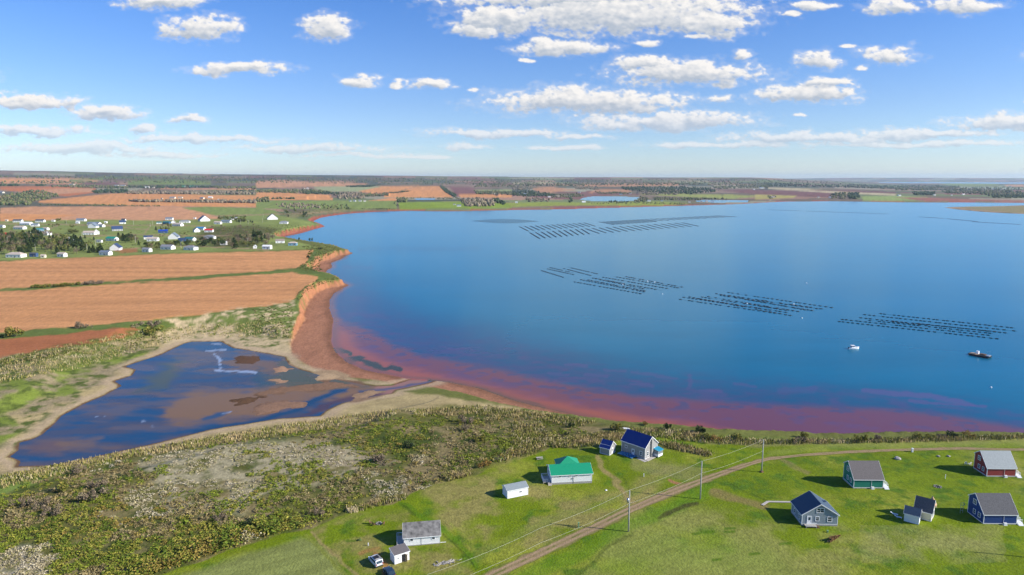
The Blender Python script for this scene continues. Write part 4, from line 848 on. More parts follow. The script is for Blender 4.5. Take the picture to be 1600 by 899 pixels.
# three saltbox cottages on the right
def salt(name, label, p1, p2, wall, roof, trim, dep, extra=1, side=False):
    t, L, D = house(name, label, 'house', p1, p2, dep, [(0, 2.45), (.6, 5.75), (1, 4.35)], wall, roof, trim, ov=.22, found=.3,
        openings=[('L', 1.9, 1.35, .85, 1.2, 1, 2), ('L', 4.0, 1.35, .85, 1.2, 1, 2), ('L', 4.2, 4.1, 1.2, 1.3, 2, 2), ('F', L0, 2.1, .01, .01, 1, 1)][:3] + [('R', 2.0, .5, .95, 2.0, 1, 1, 'door'), ('R', 5.0, 1.3, 1, 1.2, 1, 2), ('B', 1.5, 1.2, 1.2, 1.2, 2, 2), ('B', -2, 1.2, 1.2, 1.2, 2, 2)])
    MB().tube([(L * .1, -.06, .3), (L * .1, -.06, 2.9)], .045).build('downpipe', WTRIM, t); tk = MB(); tk.box((L * .12, -.5, .55), (.9, .5, .55)); tk.box((L * .12, -.5, .15), (1.0, .6, .2)); tk.build('heat_pump', WTRIM, t, bevel=.04)
    w_ = MB(); w_.prism([(L / 2 + .15, .1, .3), (L / 2 + .15, 2.6, .3), (L / 2 + .15, 2.6, 2.3), (L / 2 + .15, .1, 1.0)], (.08, 0, 0)); w_.build('lattice_screen', WTRIM, t)
    deck(t, L / 2 + .2, L / 2 + 1.9, .2, 4.8, .5, WTRIM, [(L / 2 + 1.85, 1.2, L / 2 + 1.85, 4.7), (L / 2 + .3, .25, L / 2 + 1.7, .25)]); steps(t, L / 2 + 1.0, .15, 1.4, 3, .16, .3, 0, -1, WTRIM)
    return t, L, D
L0 = 0
salt('saltbox_cottage', 'deep green saltbox cottage with a brown grey shingle roof and white steps', (1333.4, 763.4), (1379.5, 763.4), GREENW, SH_BR, None, 5.5)
salt('saltbox_cottage', 'barn red saltbox cottage with a pale grey metal roof at the right edge', (1541.4, 745.0), (1586.5, 745.6), REDW, MT_GY, None, 5.2)
tb, Lb, Db = salt('saltbox_cottage', 'navy blue saltbox cottage with a dark grey shingle roof at the right edge', (1536.3, 819), (1588, 820), NAVW, SH_DK, None, 5.4)
# the white shed and the dark roofed cabin behind it
t, L, D = house('white_shed', 'white shed with a blue black shingle roof in front of the dark roofed cabin', 'shed', (1412.3, 814.3), (1435.3, 820.2), 2.5, [(0, 2.05), (.5, 3.2), (1, 2.05)], WHITE, SH_NV, ov=.25, found=.12)
t, L, D = house('cabin', 'cream cabin with a charcoal shingle roof and a tan dormer, next to the white shed', 'cabin', (1428, 808.4), (1454.3, 815.6), 3.9, [(0, 2.2), (.5, 4.4), (1, 2.2)], CRM, SH_DK, ov=.3, found=.15,
    openings=[('R', 1.4, 1.1, .7, 1.1, 1, 2), ('R', 3.4, .25, .9, 2.0, 1, 1, 'door')])
dm = MB(); b4 = [(.3, D * .55, 3.6), (2.6, D * .55, 3.6), (2.6, D * .55 + 2, 3.6), (.3, D * .55 + 2, 3.6)]; [dm.poly([b4[i], b4[(i + 1) % 4], (1.45, D * .55 + 1, 6.3)]) for i in range(4)]; dm.poly(b4[::-1]); dm.build('dormer', TANW, t)

# ---- vehicles
def wheel(parent, x, y, r):
    a = MB().tube([(x, y - .11, r), (x, y + .11, r)], r, 16); w = a.build('wheel', RUB, parent); MB().tube([(x, y - .125, r), (x, y + .125, r)], r * .58, 12).build('rim', STEEL, w)
def car(name, label, cat, loc, rz, Lc, Wc, prof, glassb, paint, rack=False):
    """prof: side outline (x, z); x forward"""
    t = thing(name, label, cat, loc, rz)
    pts = [(x, -Wc / 2, z) for x, z in prof]; MB().prism(pts, (0, Wc, 0)).build('body', paint, t, bevel=.09)
    for sgn in (-1, 1):
        g = MB(); g.prism([(x, sgn * (Wc / 2 + .012), z) for x, z in glassb], (0, -sgn * .03, 0)); g.build('side_window', GLASS, t)
    z1 = prof[-1]
    for x in (Lc * .31, -Lc * .31):
        for y in (-Wc / 2 + .1, Wc / 2 - .1): wheel(t, x, y, .36)
    return t
a_ = ground(576, 868.5); b_ = ground(596, 890)
ang = math.atan2(a_[1] - b_[1], a_[0] - b_[0]); vx, vy, vz = ground(587, 880.5)
prof = [(-2.4, .35), (2.4, .35), (2.45, .9), (1.55, 1.12), (.85, 1.85), (-2.15, 1.92), (-2.42, 1.1)]
t = car('van', 'white van with a dark roof rack parked on the grass, rear towards the camera', 'van', (vx, vy, vz), ang, 4.9, 1.95, prof, [(-2.0, 1.2), (1.25, 1.2), (.75, 1.75), (-1.85, 1.8)], CARW)
MB().prism([(-2.44, -.78, 1.18), (-2.44, .78, 1.18), (-2.24, .74, 1.78), (-2.24, -.74, 1.78)], (-.03, 0, 0)).build('rear_window', GLASS, t)
MB().prism([(1.58, -.8, 1.14), (1.58, .8, 1.14), (.92, .72, 1.82), (.92, -.72, 1.82)], (.04, 0, .03)).build('windscreen', GLASS, t)
for sy in (-1, 1): MB().box((-2.45, sy * .85, 1.0), (.06, .16, .4)).build('tail_lamp', REDL, t); MB().box((2.44, sy * .75, .85), (.06, .3, .18)).build('headlight', WTRIM, t)
MB().box((-2.46, 0, .5), (.14, 1.8, .22)).build('bumper', BLK, t); rk = MB()
for x in (-1.7, -1.1, -.5, .1): rk.box((x, 0, 2.02), (.08, 1.5, .06))
for sy in (-1, 1): rk.box((-.8, sy * .75, 2.0), (2.6, .06, .08))
rk.box((-.6, 0, 2.07), (1.5, 1.1, .06)); rk.build('roof_rack', BLK, t)
vx, vy, vz = ground(608, 897.5)
prof = [(-2.2, .32), (2.2, .32), (2.25, .8), (1.1, .98), (.45, 1.48), (-1.25, 1.52), (-2.0, 1.05), (-2.25, .95)]
t = car('car', 'dark blue car parked beside the white van at the bottom edge', 'car', (vx, vy, vz), ang - .1, 4.5, 1.85, prof, [(-1.6, 1.0), (.9, 1.0), (.4, 1.4), (-1.2, 1.43)], CARD)
MB().prism([(-2.05, -.72, 1.06), (-2.05, .72, 1.06), (-1.33, .66, 1.5), (-1.33, -.66, 1.5)], (-.04, 0, .03)).build('rear_window', GLASS, t)
for sy in (-1, 1): MB().box((-2.26, sy * .75, .82), (.06, .28, .16)).build('tail_lamp', REDL, t); MB().box((2.25, sy * .7, .72), (.05, .3, .14)).build('headlight', WTRIM, t)

# ---- dirt road
def ribbon(name, pts, wid, dz, m, offs=(0,)):
    xy = np.array([ground(*p)[:2] for p in pts]); s = np.r_[0, np.cumsum(np.hypot(*np.diff(xy, axis=0).T))]
    q = np.arange(0, s[-1], 1.0); k = np.hanning(9); k /= k.sum()
    xs = np.interp(q, s, xy[:, 0]); ys = np.interp(q, s, xy[:, 1]); pad = lambda v: np.convolve(np.pad(v, 4, mode='reflect', reflect_type='odd'), k, 'valid')
    xs, ys = pad(xs), pad(ys); tx, ty = np.gradient(xs), np.gradient(ys); n = np.hypot(tx, ty); nx, ny = -ty / n, tx / n
    cols = 9; V = []; 
    for j in range(cols):
        o = (j / (cols - 1) - .5) * wid * (1 - .38 * sm(58, 95, xs)); wob_ = (vn(q / 3.1, q * 0 + j, 300) - .5) * 1.0 * (1 if j in (0, cols - 1) else 0)
        X_ = xs + nx * (o + wob_); Y_ = ys + ny * (o + wob_); V.append(np.stack([X_, Y_, height(X_, Y_) + dz + (.02 if j in (2, 6) else .03)], 1))
    V = np.stack(V, 1); m_ = len(q); A = (np.arange(m_ - 1)[:, None] * cols + np.arange(cols - 1)[None]).ravel()
    u = np.tile((np.arange(cols) / (cols - 1) - .5) * wid, m_)
    tracks = np.exp(-((np.abs(u) - .8) / .38) ** 2); cen = np.exp(-(u / .38) ** 2)
    nz = fbm(V[..., 0].ravel() / 2.5, V[..., 1].ravel() / 2.5, 4, 310)
    base = s2l((158, 140, 96))[None] * (.8 + .4 * nz)[:, None]
    c = base * (1 - tracks[:, None]) + (s2l((190, 160, 130)) * (.85 + .3 * nz)[:, None]) * tracks[:, None]
    gm = (cen * sm(.42, .62, nz))[:, None]; c = c * (1 - gm) + s2l((112, 118, 52)) * gm
    edge = sm(.62, 1.0, np.abs(u) / (wid / 2) + (nz - .5) * .8)[:, None]; c = c * (1 - edge) + s2l((120, 130, 50)) * edge
    return struct(link(name, mesh_np(name, V.reshape(-1, 3), np.stack([A, A + 1, A + 1 + cols, A + cols], 1), m, c, True)))
rd_m = attr_mat('road_dirt', .95, .1, ((1.5, .85, 1.15, 4),), (3, .4, .3))
ribbon('road', [(700, 934), (770, 899), (800, 885), (870, 852), (930, 824), (983, 798), (1040, 773), (1090, 754), (1130, 739), (1165, 727), (1200, 717.5), (1260, 711), (1330, 706.5), (1400, 703.5), (1500, 701), (1600, 703), (1720, 707), (1900, 716)], 3.9, .05, rd_m)

# ---- poles and wires
PP = [ground(982, 831), ground(1094, 780), ground(1190, 738)]
d01 = (PP[1][0] - PP[0][0], PP[1][1] - PP[0][1]); PP = [(PP[0][0] - d01[0] * k, PP[0][1] - d01[1] * k, 4.2) for k in (2, 1)] + PP
PP = [(x, y, hz(x, y)) for x, y, _ in PP]; HP = [11.8, 11.8, 11.8, 11.8, 11.0]
nm = ['', '', 'grey wooden utility pole carrying a pale transformer, nearest one beside the dirt road', 'grey wooden utility pole, the middle of three along the dirt road', 'grey wooden utility pole where the dirt road bends, farthest of three']
for i, (p, h) in enumerate(zip(PP, HP)):
    if i < 2: continue
    t = thing('utility_pole', nm[i], 'utility pole', p, 0, 'utility poles along the dirt road')
    MB().tube([(0, 0, -.5), (0, 0, h * .5), (0, 0, h)], .22, 10, .15).build('post', POLEM, t, smooth=True)
    MB().tube([(0, 0, h), (0, 0, h + .35)], .05, 6).build('insulator', WTRIM, t); MB().box((.0, -.25, h * .72), (.08, .5, .08)).build('bracket', STEEL, t)
    if i == 2: MB().tube([(-.38, 0, h - 3.2), (-.38, 0, h - 2.1)], .3, 10).build('transformer', STEEL, t, smooth=True)
    if i == 4: MB().box((0, 0, .2), (.9, .9, .5), .4).build('base_guard', BRNW, t)
x, y, z = ground(1662, 879); t = thing('utility_pole', 'utility pole just beyond the right edge of the lawn', 'utility pole', (x, y, z)); MB().tube([(0, 0, -.5), (0, 0, 11.8)], .2, 10, .15).build('post', POLEM, t)
for hh_, lb in ((11.8 + .3, 'upper overhead wire strung between the three utility poles'), (11.8 * .72, 'lower overhead wire strung between the three utility poles')):
    m = MB()
    for i in range(len(PP) - 1):
        a = Vector(PP[i]) + Vector((0, -.0 if hh_ > 9 else -.45, hh_ - (.8 if i == 4 else 0))); b = Vector(PP[i + 1]) + Vector((0, -.0 if hh_ > 9 else -.45, hh_ - (.8 if i + 1 == 4 else 0)))
        m.tube([a.lerp(b, k / 10) - Vector((0, 0, 4 * .55 * (k / 10) * (1 - k / 10))) for k in range(11)], .024, 4)
    tag(m.build('overhead_wire', WIREM), lb, 'wire', 'overhead wires')

# ---- small things on the lawns
def rock(r, seed, nm_='rock', m=ROCK):
    rn = random.Random(seed); bm = bmesh.new(); bmesh.ops.create_icosphere(bm, subdivisions=2, radius=r)
    for v in bm.verts: v.co *= rn.uniform(.8, 1.15); v.co.z *= .6
    me = bpy.data.meshes.new(nm_); bm.to_mesh(me); bm.free(); me.materials.append(m); return me
def put_rock(px, py, r, seed, label, m=ROCK):
    x, y, z = ground(px, py); tag(link('rock', rock(r, seed, 'rock', m), None, (x, y, z + r * .15)), label, 'rock')
put_rock(1402, 717.5, 1.1, 1, 'flat pale boulder on the lawn left of the barn red cottage', CONC); put_rock(947, 766.5, .35, 3, 'small white stone on the grass right of the green roofed bungalow', WTRIM)
put_rock(1466, 713.5, .6, 4, 'dark rock in the grass, left of the pair above the barn red cottage'); put_rock(1482, 713.5, .6, 5, 'dark rock in the grass, right of the pair above the barn red cottage'); put_rock(562, 844.5, .6, 6, 'low mossy stone on the lawn left of the white cottage', mat('moss', (.08, .12, .03), .95))
def firepit(px, py, label, seats=3, r=.7):
    x, y, z = ground(px, py); t = thing('fire_pit', label, 'fire pit', (x, y, z)); m = MB()
    for k in range(10): a = k * .628; m.box((math.cos(a) * r, math.sin(a) * r, .12), (.38, .26, .3), a)
    m.build('stone_ring', ROCK, t, bevel=.03); MB().tube([(0, 0, .0), (0, 0, .06)], r * .8, 10).build('ash', BLK, t); return x, y, z
firepit(1465, 761, 'stone ringed fire pit on the lawn above the dark roofed cabin', r=1.0)
x, y, z = firepit(592, 818.5, 'stone fire pit among lawn chairs behind the white cottage')
def chair(x, y, z, a, label, m, grp):
    t = thing('lawn_chair', label, 'chair', (x, y, z), a, grp); MB().box((0, 0, .38), (.6, .6, .06), 0, .12).build('seat', m, t); MB().box((0, .34, .75), (.6, .06, .8), 0, -.3).build('backrest', m, t)
    for sx in (-1, 1):
        MB().box((sx * .33, 0, .55), (.1, .65, .04)).build('armrest', m, t)
        for sy in (-.28, .28): MB().box((sx * .29, sy, .2), (.07, .07, .42)).build('leg', m, t)
    return t
for k, (dx, dy, a) in enumerate([(-2.2, -.2, 1.4), (-1.2, -1.0, 2.6), (1.3, -.6, 4.2)]): chair(x + dx, y + dy, z, a, ['low brown lawn chair farthest left of the fire pit behind the white cottage', 'low brown lawn chair just left of the fire pit behind the white cottage', 'low brown lawn chair right of the fire pit behind the white cottage'][k], BRNW, 'lawn chairs round the fire pit')
x, y, z = ground(1509, 726)
for k in range(2): chair(x + k * 1.1, y - k * .3, z, 2.6 + k * .8, ['white lawn chair left of the barn red cottage, outer one', 'white lawn chair left of the barn red cottage, nearer the wall'][k], WTRIM, 'white lawn chairs')
def lounger(px, py, a, label):
    x, y, z = ground(px, py); t = thing('sun_lounger', label, 'sun lounger', (x, y, z), a, 'white sun loungers'); MB().box((-.25, 0, .32), (1.3, .6, .07)).build('seat', WTRIM, t); MB().box((.7, 0, .5), (.75, .6, .07), 0, 0, -.5).build('backrest', WTRIM, t)
    for sx in (-.8, .3):
        for sy in (-.25, .25): MB().box((sx, sy, .15), (.07, .07, .32)).build('leg', WTRIM, t)
lounger(1397.5, 804.5, 2.5, 'white sun lounger left of the white shed, far one'); lounger(1403.5, 809.5, 2.6, 'white sun lounger left of the white shed, near one')
def picnic(px, py, a, label):
    x, y, z = ground(px, py); t = thing('picnic_table', label, 'picnic table', (x, y, z), a); MB().box((0, 0, .75), (2.2, .8, .07)).build('tabletop', DECKG, t)
    for sy in (-.75, .75): MB().box((0, sy, .45), (2.2, .28, .06)).build('bench', DECKG, t)
    for sx in (-.8, .8): MB().box((sx, 0, .42), (.08, 1.7, .08)).build('crossbar', DECKG, t); 
    for sx in (-.8, .8):
        for sy in (-.35, .35): MB().box((sx, sy, .35), (.08, .08, .75), 0, sy * .6).build('leg', DECKG, t)
picnic(843, 718, .2, 'weathered picnic table on the lawn left of the green roofed bungalow')
x, y, z = ground(697, 880); t = thing('brush_pile', 'low heap of grey driftwood and stones in the lawn beside the dirt road', 'brush pile', (x, y, z)); m = MB(); rn = random.Random(5)
for k in range(46): a = rn.uniform(-.5, .9); cx, cy = rn.gauss(0, 1.4), rn.gauss(0, .3); cy += cx * .4; m.tube([(cx - .5 * math.cos(a), cy - .5 * math.sin(a), .05), (cx + .5 * math.cos(a), cy + .5 * math.sin(a), rn.uniform(.1, .45))], rn.uniform(.04, .11), 5)
m.build('branches', DECKG, t); m = MB()
for k in range(12): m.box((rn.gauss(0, 1.3), rn.gauss(-.2, .4), .12), (.3, .25, .25), rn.random() * 3)
m.build('stones', ROCK, t, bevel=.04)
def post(px, py, h, w, m, label, nm_='marker_post', cat='post'):
    x, y, z = ground(px, py); o = MB().box((0, 0, h / 2), (w, w, h)).box((0, 0, h + .04), (w * 1.3, w * 1.3, .08)).build(nm_, m, None, (x, y, z)); tag(o, label, cat); return o
post(904, 825, 1.5, .35, mat('green_box', (.18, .32, .16), .7), 'short green utility pedestal beside the dirt road', 'utility_pedestal', 'utility box'); post(1425.5, 706.5, 1.3, .5, WTRIM, 'white square marker post at the edge of the dirt track near the shore')
post(1477, 748, 1.3, .14, WTRIM, 'thin white post on the lawn left of the barn red cottage'); post(575.5, 853, .7, .2, WTRIM, 'short cream post on the lawn left of the white cottage'); post(1293, 832, .5, .35, mat('green_box', (.18, .32, .16), .7), 'low green box on the lawn in front of the slate grey cottage', 'utility_box', 'utility box')
post(1006, 745, .9, .2, WTRIM, 'short pale post on the lawn below the blue roofed cottage')
x, y, z = ground(1502, 802); t = thing('clothesline_frame', 'grey steel frame with a dish standing beside the navy blue cottage', 'frame', (x, y, z), .3); m = MB()
for sx in (-.5, .5): m.tube([(sx, 0, 0), (sx, 0, 3.2)], .05)
for zz in (.8, 1.6, 2.4, 3.2): m.tube([(-.5, 0, zz), (.5, 0, zz)], .035)
m.build('frame', STEEL, t); MB().tube([(.8, .0, 2.6), (.95, -.1, 2.65)], .4, 12, .05).build('dish', mat('teal_dish', (.1, .25, .28), .6), t)
# dory on the bank behind the blue roofed cottage
def hull(L_, W_, Hh, sheer=.25, transom=.7, n=9):
    V = []; 
    for i in range(n):
        s_ = i / (n - 1); x = (s_ - .5) * L_; w = W_ / 2 * (transom + (1 - transom) * math.sin(min(1, s_ * 2.2) * 1.57)) * (1 - max(0, s_ - .45) ** 2 / .3025) ** .6 if s_ < .999 else .02
        zt = Hh * (1 + sheer * s_ ** 2)
        V += [(x, -w, zt), (x, -w * .8, Hh * .35), (x, -w * .35, 0), (x, w * .35, 0), (x, w * .8, Hh * .35), (x, w, zt)]
    Fc = []
    for i in range(n - 1):
        for k in range(5): Fc.append((i * 6 + k, (i + 1) * 6 + k, (i + 1) * 6 + k + 1, i * 6 + k + 1))
    Fc.append((0, 1, 2, 3, 4, 5)); Fc.append(tuple((n - 1) * 6 + k for k in range(6))[::-1])
    for i in range(n - 1): a, b = i * 6, (i + 1) * 6; Fc.append((a, a + 5, b + 5, b))
    m = MB(); m.v = V; m.f = Fc; return m
x, y, z = ground(975, 672); t = thing('dory', 'white upturned dory lying on the bank behind the blue roofed cottage', 'boat', (x, y, z + .1), -.3); hull(4.5, 1.5, .6).build('hull', WTRIM, t); MB().box((-2.0, 0, .75), (.3, .4, .6)).build('outboard', BLK, t)
# ---- boats on the bay
bx_, by_ = W(1334, 545.5, 0); t = thing('fishing_boat', 'small white cabin boat afloat on the bay below the oyster lines', 'boat', (float(bx_), float(by_), -.3), .12)
hull(6.6, 2.3, 1.15, .45).build('hull', WTRIM, t, smooth=False); MB().box((-.9, 0, 1.75), (1.9, 1.6, 1.4)).build('wheelhouse', WTRIM, t, bevel=.08); MB().box((-.9, 0, 2.52), (2.3, 1.8, .1)).build('cabin_roof', WTRIM, t)
MB().box((-.9, 0, 2.0), (1.94, 1.64, .5)).build('cabin_window', GLASS, t); MB().tube([(-1.6, 0, 2.5), (-1.6, 0, 3.6)], .04).build('mast', STEEL, t); MB().box((-3.3, 0, 1.1), (.4, .5, .9)).build('outboard', BLK, t); MB().box((-2.4, 0, 1.16), (1.2, 1.7, .06)).build('deck', mat('blue_grey_deck', (.3, .38, .42), .7), t)
bx_, by_ = W(1531, 557, 0); t = thing('work_barge', 'dark flat work barge with a tan deck moored on the bay at right', 'barge', (float(bx_), float(by_), -.2), -.95); t.scale = (1.3, 1.3, 1.3)
m = MB(); m.prism([(-4.2, -1.6, .9), (-3.6, -1.6, 0), (3.6, -1.6, 0), (4.2, -1.6, .9)], (0, 3.2, 0)); m.build('hull', BLK, t, bevel=.05); MB().box((-.8, 0, .95), (5.6, 2.7, .12)).build('deck', TANW, t)
MB().box((-1.2, .6, 1.6), (1.0, 1.0, 1.3)).build('wheelhouse', WTRIM, t, bevel=.05); m = MB()
for k in range(6): m.box((.4 + (k % 3) * .75, -.6 + (k // 3) * 1.0, 1.25), (.6, .7, .5))
m.build('cage_stack', BRNW, t); m = MB(); m.tube([(2.6, 0, .9), (2.6, 0, 2.6), (4.0, .2, 2.9)], .07); m.box((3.2, 0, 1.1), (1.3, 2.4, .3)); m.build('hoist', STEEL, t)
for k, (px, py, s_) in enumerate([(1548.5, 606, .45), (1253, 497.5, .5), (1260, 443, .6), (1035, 460, .5), (1240, 476, .6), (1167, 475, .6), (1012, 440, .6), (1023, 441.5, .6), (973, 445, .6)]):
    x, y = W(px, py, 0); x, y = float(x), float(y); bm = bmesh.new(); bmesh.ops.create_uvsphere(bm, u_segments=12, v_segments=8, radius=s_)
    me = bpy.data.meshes.new('buoy'); bm.to_mesh(me); bm.free(); me.materials.append(WTRIM)
    o = link('mooring_buoy', me, None, (x, y, s_ * .3)); o['group'] = 'white mooring buoys'
    tag(o, ['white mooring buoy alone on the water below the work barge', 'white buoy on open water below the second oyster field', 'white buoy on open water above the second oyster field', 'white buoy below the right end of the third oyster field', 'white buoy inside the right part of the second oyster field', 'white buoy in the middle of the second oyster field', 'white buoy on the upper edge of the third oyster field, left one', 'white buoy on the upper edge of the third oyster field, right one', 'white buoy in the middle of the third oyster field'][k], 'buoy')
# ---- oyster lines
fl = MB(); fl.box((0, -.28, .12), (1.5, .42, .34)); fl.box((0, .28, .12), (1.5, .42, .34)); fl0 = fl.build('float', BLK, None, (0, 0, -50), bevel=.06); FLM = fl0.data; bpy.data.objects.remove(fl0)
def float_line(a, b, label, grp, sp, parts, drop=.12, seed=0, size=1.0):
    ax, ay = map(float, W(a[0], a[1], 0)); bx, by = map(float, W(b[0], b[1], 0)); Ln = math.hypot(bx - ax, by - ay); an = math.atan2(by - ay, bx - ax); rn = random.Random(seed)
    n = max(3, int(Ln / sp)); pos = [(i + .5) * Ln / n + rn.uniform(-.2, .2) * sp for i in range(n) if rn.random() > drop]
    if parts:
        t = thing('float_line', label, 'oyster line', (ax, ay, 0), an, grp); MB().tube([(0, 0, .02), (Ln, 0, .02)], .05, 4).build('rope', BLK, t)
        for p in pos:
            o = bpy.data.objects.new('float', FLM); COL.objects.link(o); o.parent = t; o.location = (p, rn.uniform(-.25, .25), 0); o.rotation_euler = (0, 0, rn.uniform(-.1, .1)); o.scale = (size, size, size)
    else:
        m = MB(); m.box((Ln / 2, 0, .02), (Ln, .10, .06))
        for p in pos: m.box((p, 0, .12), (1.7 * size, 1.2 * size, .34 * size))
        o = m.build('float_line', BLK, None, (ax, ay, 0)); o.rotation_euler = (0, 0, an); tag(o, label, 'oyster line', grp)
near = [((1307, 502.3), (1561, 530)), ((1312, 499), (1548, 524.5)), ((1354, 500.5), (1552, 521.5)), ((1341, 496.5), (1365, 499)), ((1368, 499.5), (1560, 519)), ((1347, 491.5), (1590, 518)), ((1372, 490), (1586, 513)), ((1432, 505.5), (1575, 521)), ((1390, 502.5), (1450, 509))]
for k, (a, b) in enumerate(near): float_line(a, b, ['longest front line of black floats in the nearest oyster field, closest to the boats', 'second line of black floats from the front in the nearest oyster field', 'third line of black floats from the front in the nearest oyster field', 'tiny row of three floats at the left of the nearest oyster field', 'middle line of black floats in the nearest oyster field', 'second line of black floats from the back in the nearest oyster field', 'rearmost line of black floats in the nearest oyster field', 'line of floats right of the middle in the nearest oyster field', 'short line of floats left of the middle in the nearest oyster field'][k], 'nearest oyster field', 3.0, True, .06, k, 1.15)
f2 = [((1059, 467.5), (1240, 494)), ((1066, 464.5), (1232, 489)), ((1076, 464), (1222, 491)), ((1085, 466), (1200, 484)), ((1094, 464), (1240, 487)), ((1104, 463.3), (1250, 487.5)), ((1117, 458.8), (1262, 485.3)), ((1124, 461.5), (1273, 486.3)), ((1138, 462), (1288, 483.5)), ((1140, 463.8), (1280, 483)), ((1136, 457), (1302, 481.3)), ((1160, 474), (1215, 483))]
for k, (a, b) in enumerate(f2): float_line(a, b, 'dotted black oyster float line in the second nearest field, right of centre', 'second oyster field', 4.0, False, .14, 40 + k, 1.15)
f3 = [((896, 440.5), (1003, 459.5)), ((906, 437), (1009, 456.8)), ((918, 437.5), (1010, 455.2)), ((925, 434.5), (1008, 452)), ((929, 435), (1033, 454)), ((941, 433.2), (1045, 451.5)), ((958, 432), (1062, 450.5)), ((972, 431.3), (1068, 449.3)), ((845, 422.8), (881, 433.8)), ((855, 420.3), (897, 429.5)), ((859, 418.2), (898, 427)), ((880, 419.5), (924, 431)), ((888, 417.8), (935, 428.5))]
for k, (a, b) in enumerate(f3): float_line(a, b, '%s line from the front in the oyster field at the middle of the bay' % ['first', 'second', 'third', 'fourth', 'fifth', 'sixth', 'seventh', 'rearmost'][k] if k < 8 else '%s short line from the left in the small oyster cluster near the mid bay field' % ['first', 'second', 'third', 'fourth', 'fifth'][k - 8], 'third oyster field' if k < 8 else 'small oyster cluster', 4.4, False, .10, 60 + k, 1.25)
far = []
for k in range(13): q = k / 12; far.append(((812 + 100 * q, 354.5 - 6.3 * q), (825 + 105 * q, 361 - 7.3 * q)))
for k in range(10): q = k / 9; far.append(((828 + 80 * q, 364 - 6 * q), (843 + 78 * q, 373 - 7 * q)))
for k in range(15): q = k / 14; far.append(((915 + 150 * q, 357.5 - 9.5 * q), (936 + 155 * q, 365 - 11.3 * q)))
for k in range(12): q = k / 11; far.append(((936 + 65 * q, 347 - 4 * q), (960 + 65 * q, 351.5 - 4.6 * q)))
for k in range(14): q = k / 13; far.append(((1008 + 110 * q, 342.5 - 5.5 * q), (1026 + 125 * q, 346 - 7 * q)))
for k, (a, b) in enumerate(far): float_line(a, b, 'thin far oyster float line in the slanting rows across the upper bay', 'far oyster rows', 6, False, 0, 90 + k, 2.0)
for k in range(20):
    q = k / 19; cx = 742 + 95 * q; hh_ = 3.2 * math.sin(math.pi * min(1, max(0, q))) + .4
    float_line((cx - 4, 345.8 - hh_), (cx + 4, 345.8 + hh_), 'short oyster float line in the dense lens shaped patch near the far left shore', 'lens shaped oyster patch', 9, False, 0, 200 + k, 1.8)
for k, (a, b) in enumerate([((1200, 328), (1252, 329.7)), ((1259, 330), (1318, 332.2)), ((1320, 332.3), (1388, 334.5)), ((1436, 339), (1474, 341.5)), ((1480, 342), (1528, 346.5)), ((1518, 346.8), (1594, 351))]):
    float_line(a, b, ['far dark oyster line below the right shore, leftmost piece', 'far dark oyster line below the right shore, second piece', 'far dark oyster line below the right shore, third piece', 'faint oyster line below the grassy spit, leftmost piece', 'dark oyster line below the grassy spit, middle piece', 'dark oyster line below the grassy spit, rightmost piece'][k], 'long lines near the right shore', 5, False, 0, 300 + k, 1.9)

# ------------------------------------------------------------------ foliage
leaf_m = attr_mat('leaf', .85, .1, ((.35, .8, 1.2, 2),))
def quads(c, size, rng, tall=None, flat=.0):
    """random little faces at c (n,3)"""
    n = len(c); a = rng.normal(size=(n, 3)); a /= np.linalg.norm(a, axis=1)[:, None]; b = rng.normal(size=(n, 3)); b -= (a * b).sum(1)[:, None] * a; b /= np.linalg.norm(b, axis=1)[:, None]
    if flat: a[:, 2] *= flat; b[:, 2] *= flat; a /= np.linalg.norm(a, axis=1)[:, None]; b /= np.linalg.norm(b, axis=1)[:, None]
    s = np.asarray(size)[:, None] if np.ndim(size) else size
    if tall is not None: b = np.zeros_like(b); b[:, 2] = 1; b[:, :2] = rng.normal(size=(n, 2)) * .18; a[:, 2] = 0; a /= np.linalg.norm(a, axis=1)[:, None] + 1e-6; A, B = a * s * .5, b * tall[:, None] * .5
    else: A, B = a * s * .5, b * s * .42
    V = np.stack([c - A - B, c + A - B * .6, c + A * .7 + B, c - A * .8 + B * .8], 1).reshape(-1, 3)
    return V, np.arange(4 * n).reshape(n, 4)
def crown(kind, seed, n, cols, leaf):
    rng = np.random.default_rng(seed)
    if kind == 'spruce':
        t = rng.random(n) ** .8; r = (1 - t) ** .75 * .30 + .02; lay = .75 + .25 * np.abs(np.sin(t * 22 + rng.random() * 3)); a = rng.random(n) * 6.283; rr = r * lay * rng.random(n) ** .4
        c = np.stack([np.cos(a) * rr, np.sin(a) * rr, .1 + .9 * t - rr * .25], 1)
    else:
        lob = [(rng.normal() * .2, rng.normal() * .2, rng.uniform(.4, .78), rng.uniform(.15, .27)) for _ in range(9)] if kind == 'round' else [(rng.normal() * .42, rng.normal() * .42, rng.uniform(.2, .6), rng.uniform(.2, .38)) for _ in range(8)]
        w = rng.integers(0, len(lob), n); L_ = np.array(lob)[w]; d = rng.normal(size=(n, 3)); d /= np.linalg.norm(d, axis=1)[:, None]; c = L_[:, :3] + d * (L_[:, 3] * rng.random(n) ** .35)[:, None]; c[:, 2] = np.abs(c[:, 2])
    V, Q = quads(c, leaf * (.7 + .7 * rng.random(n)), rng)
    pal = np.array([s2l(x, 1.05) for x in cols]); cl = pal[rng.integers(0, len(pal), n)] * (.75 + .5 * rng.random(n))[:, None]
    return V, Q, np.repeat(cl, 4, 0)
def crown_mesh(kind, seed, n, cols, leaf): V, Q, c = crown(kind, seed, n, cols, leaf); return mesh_np('crown', V, Q, leaf_m, c)
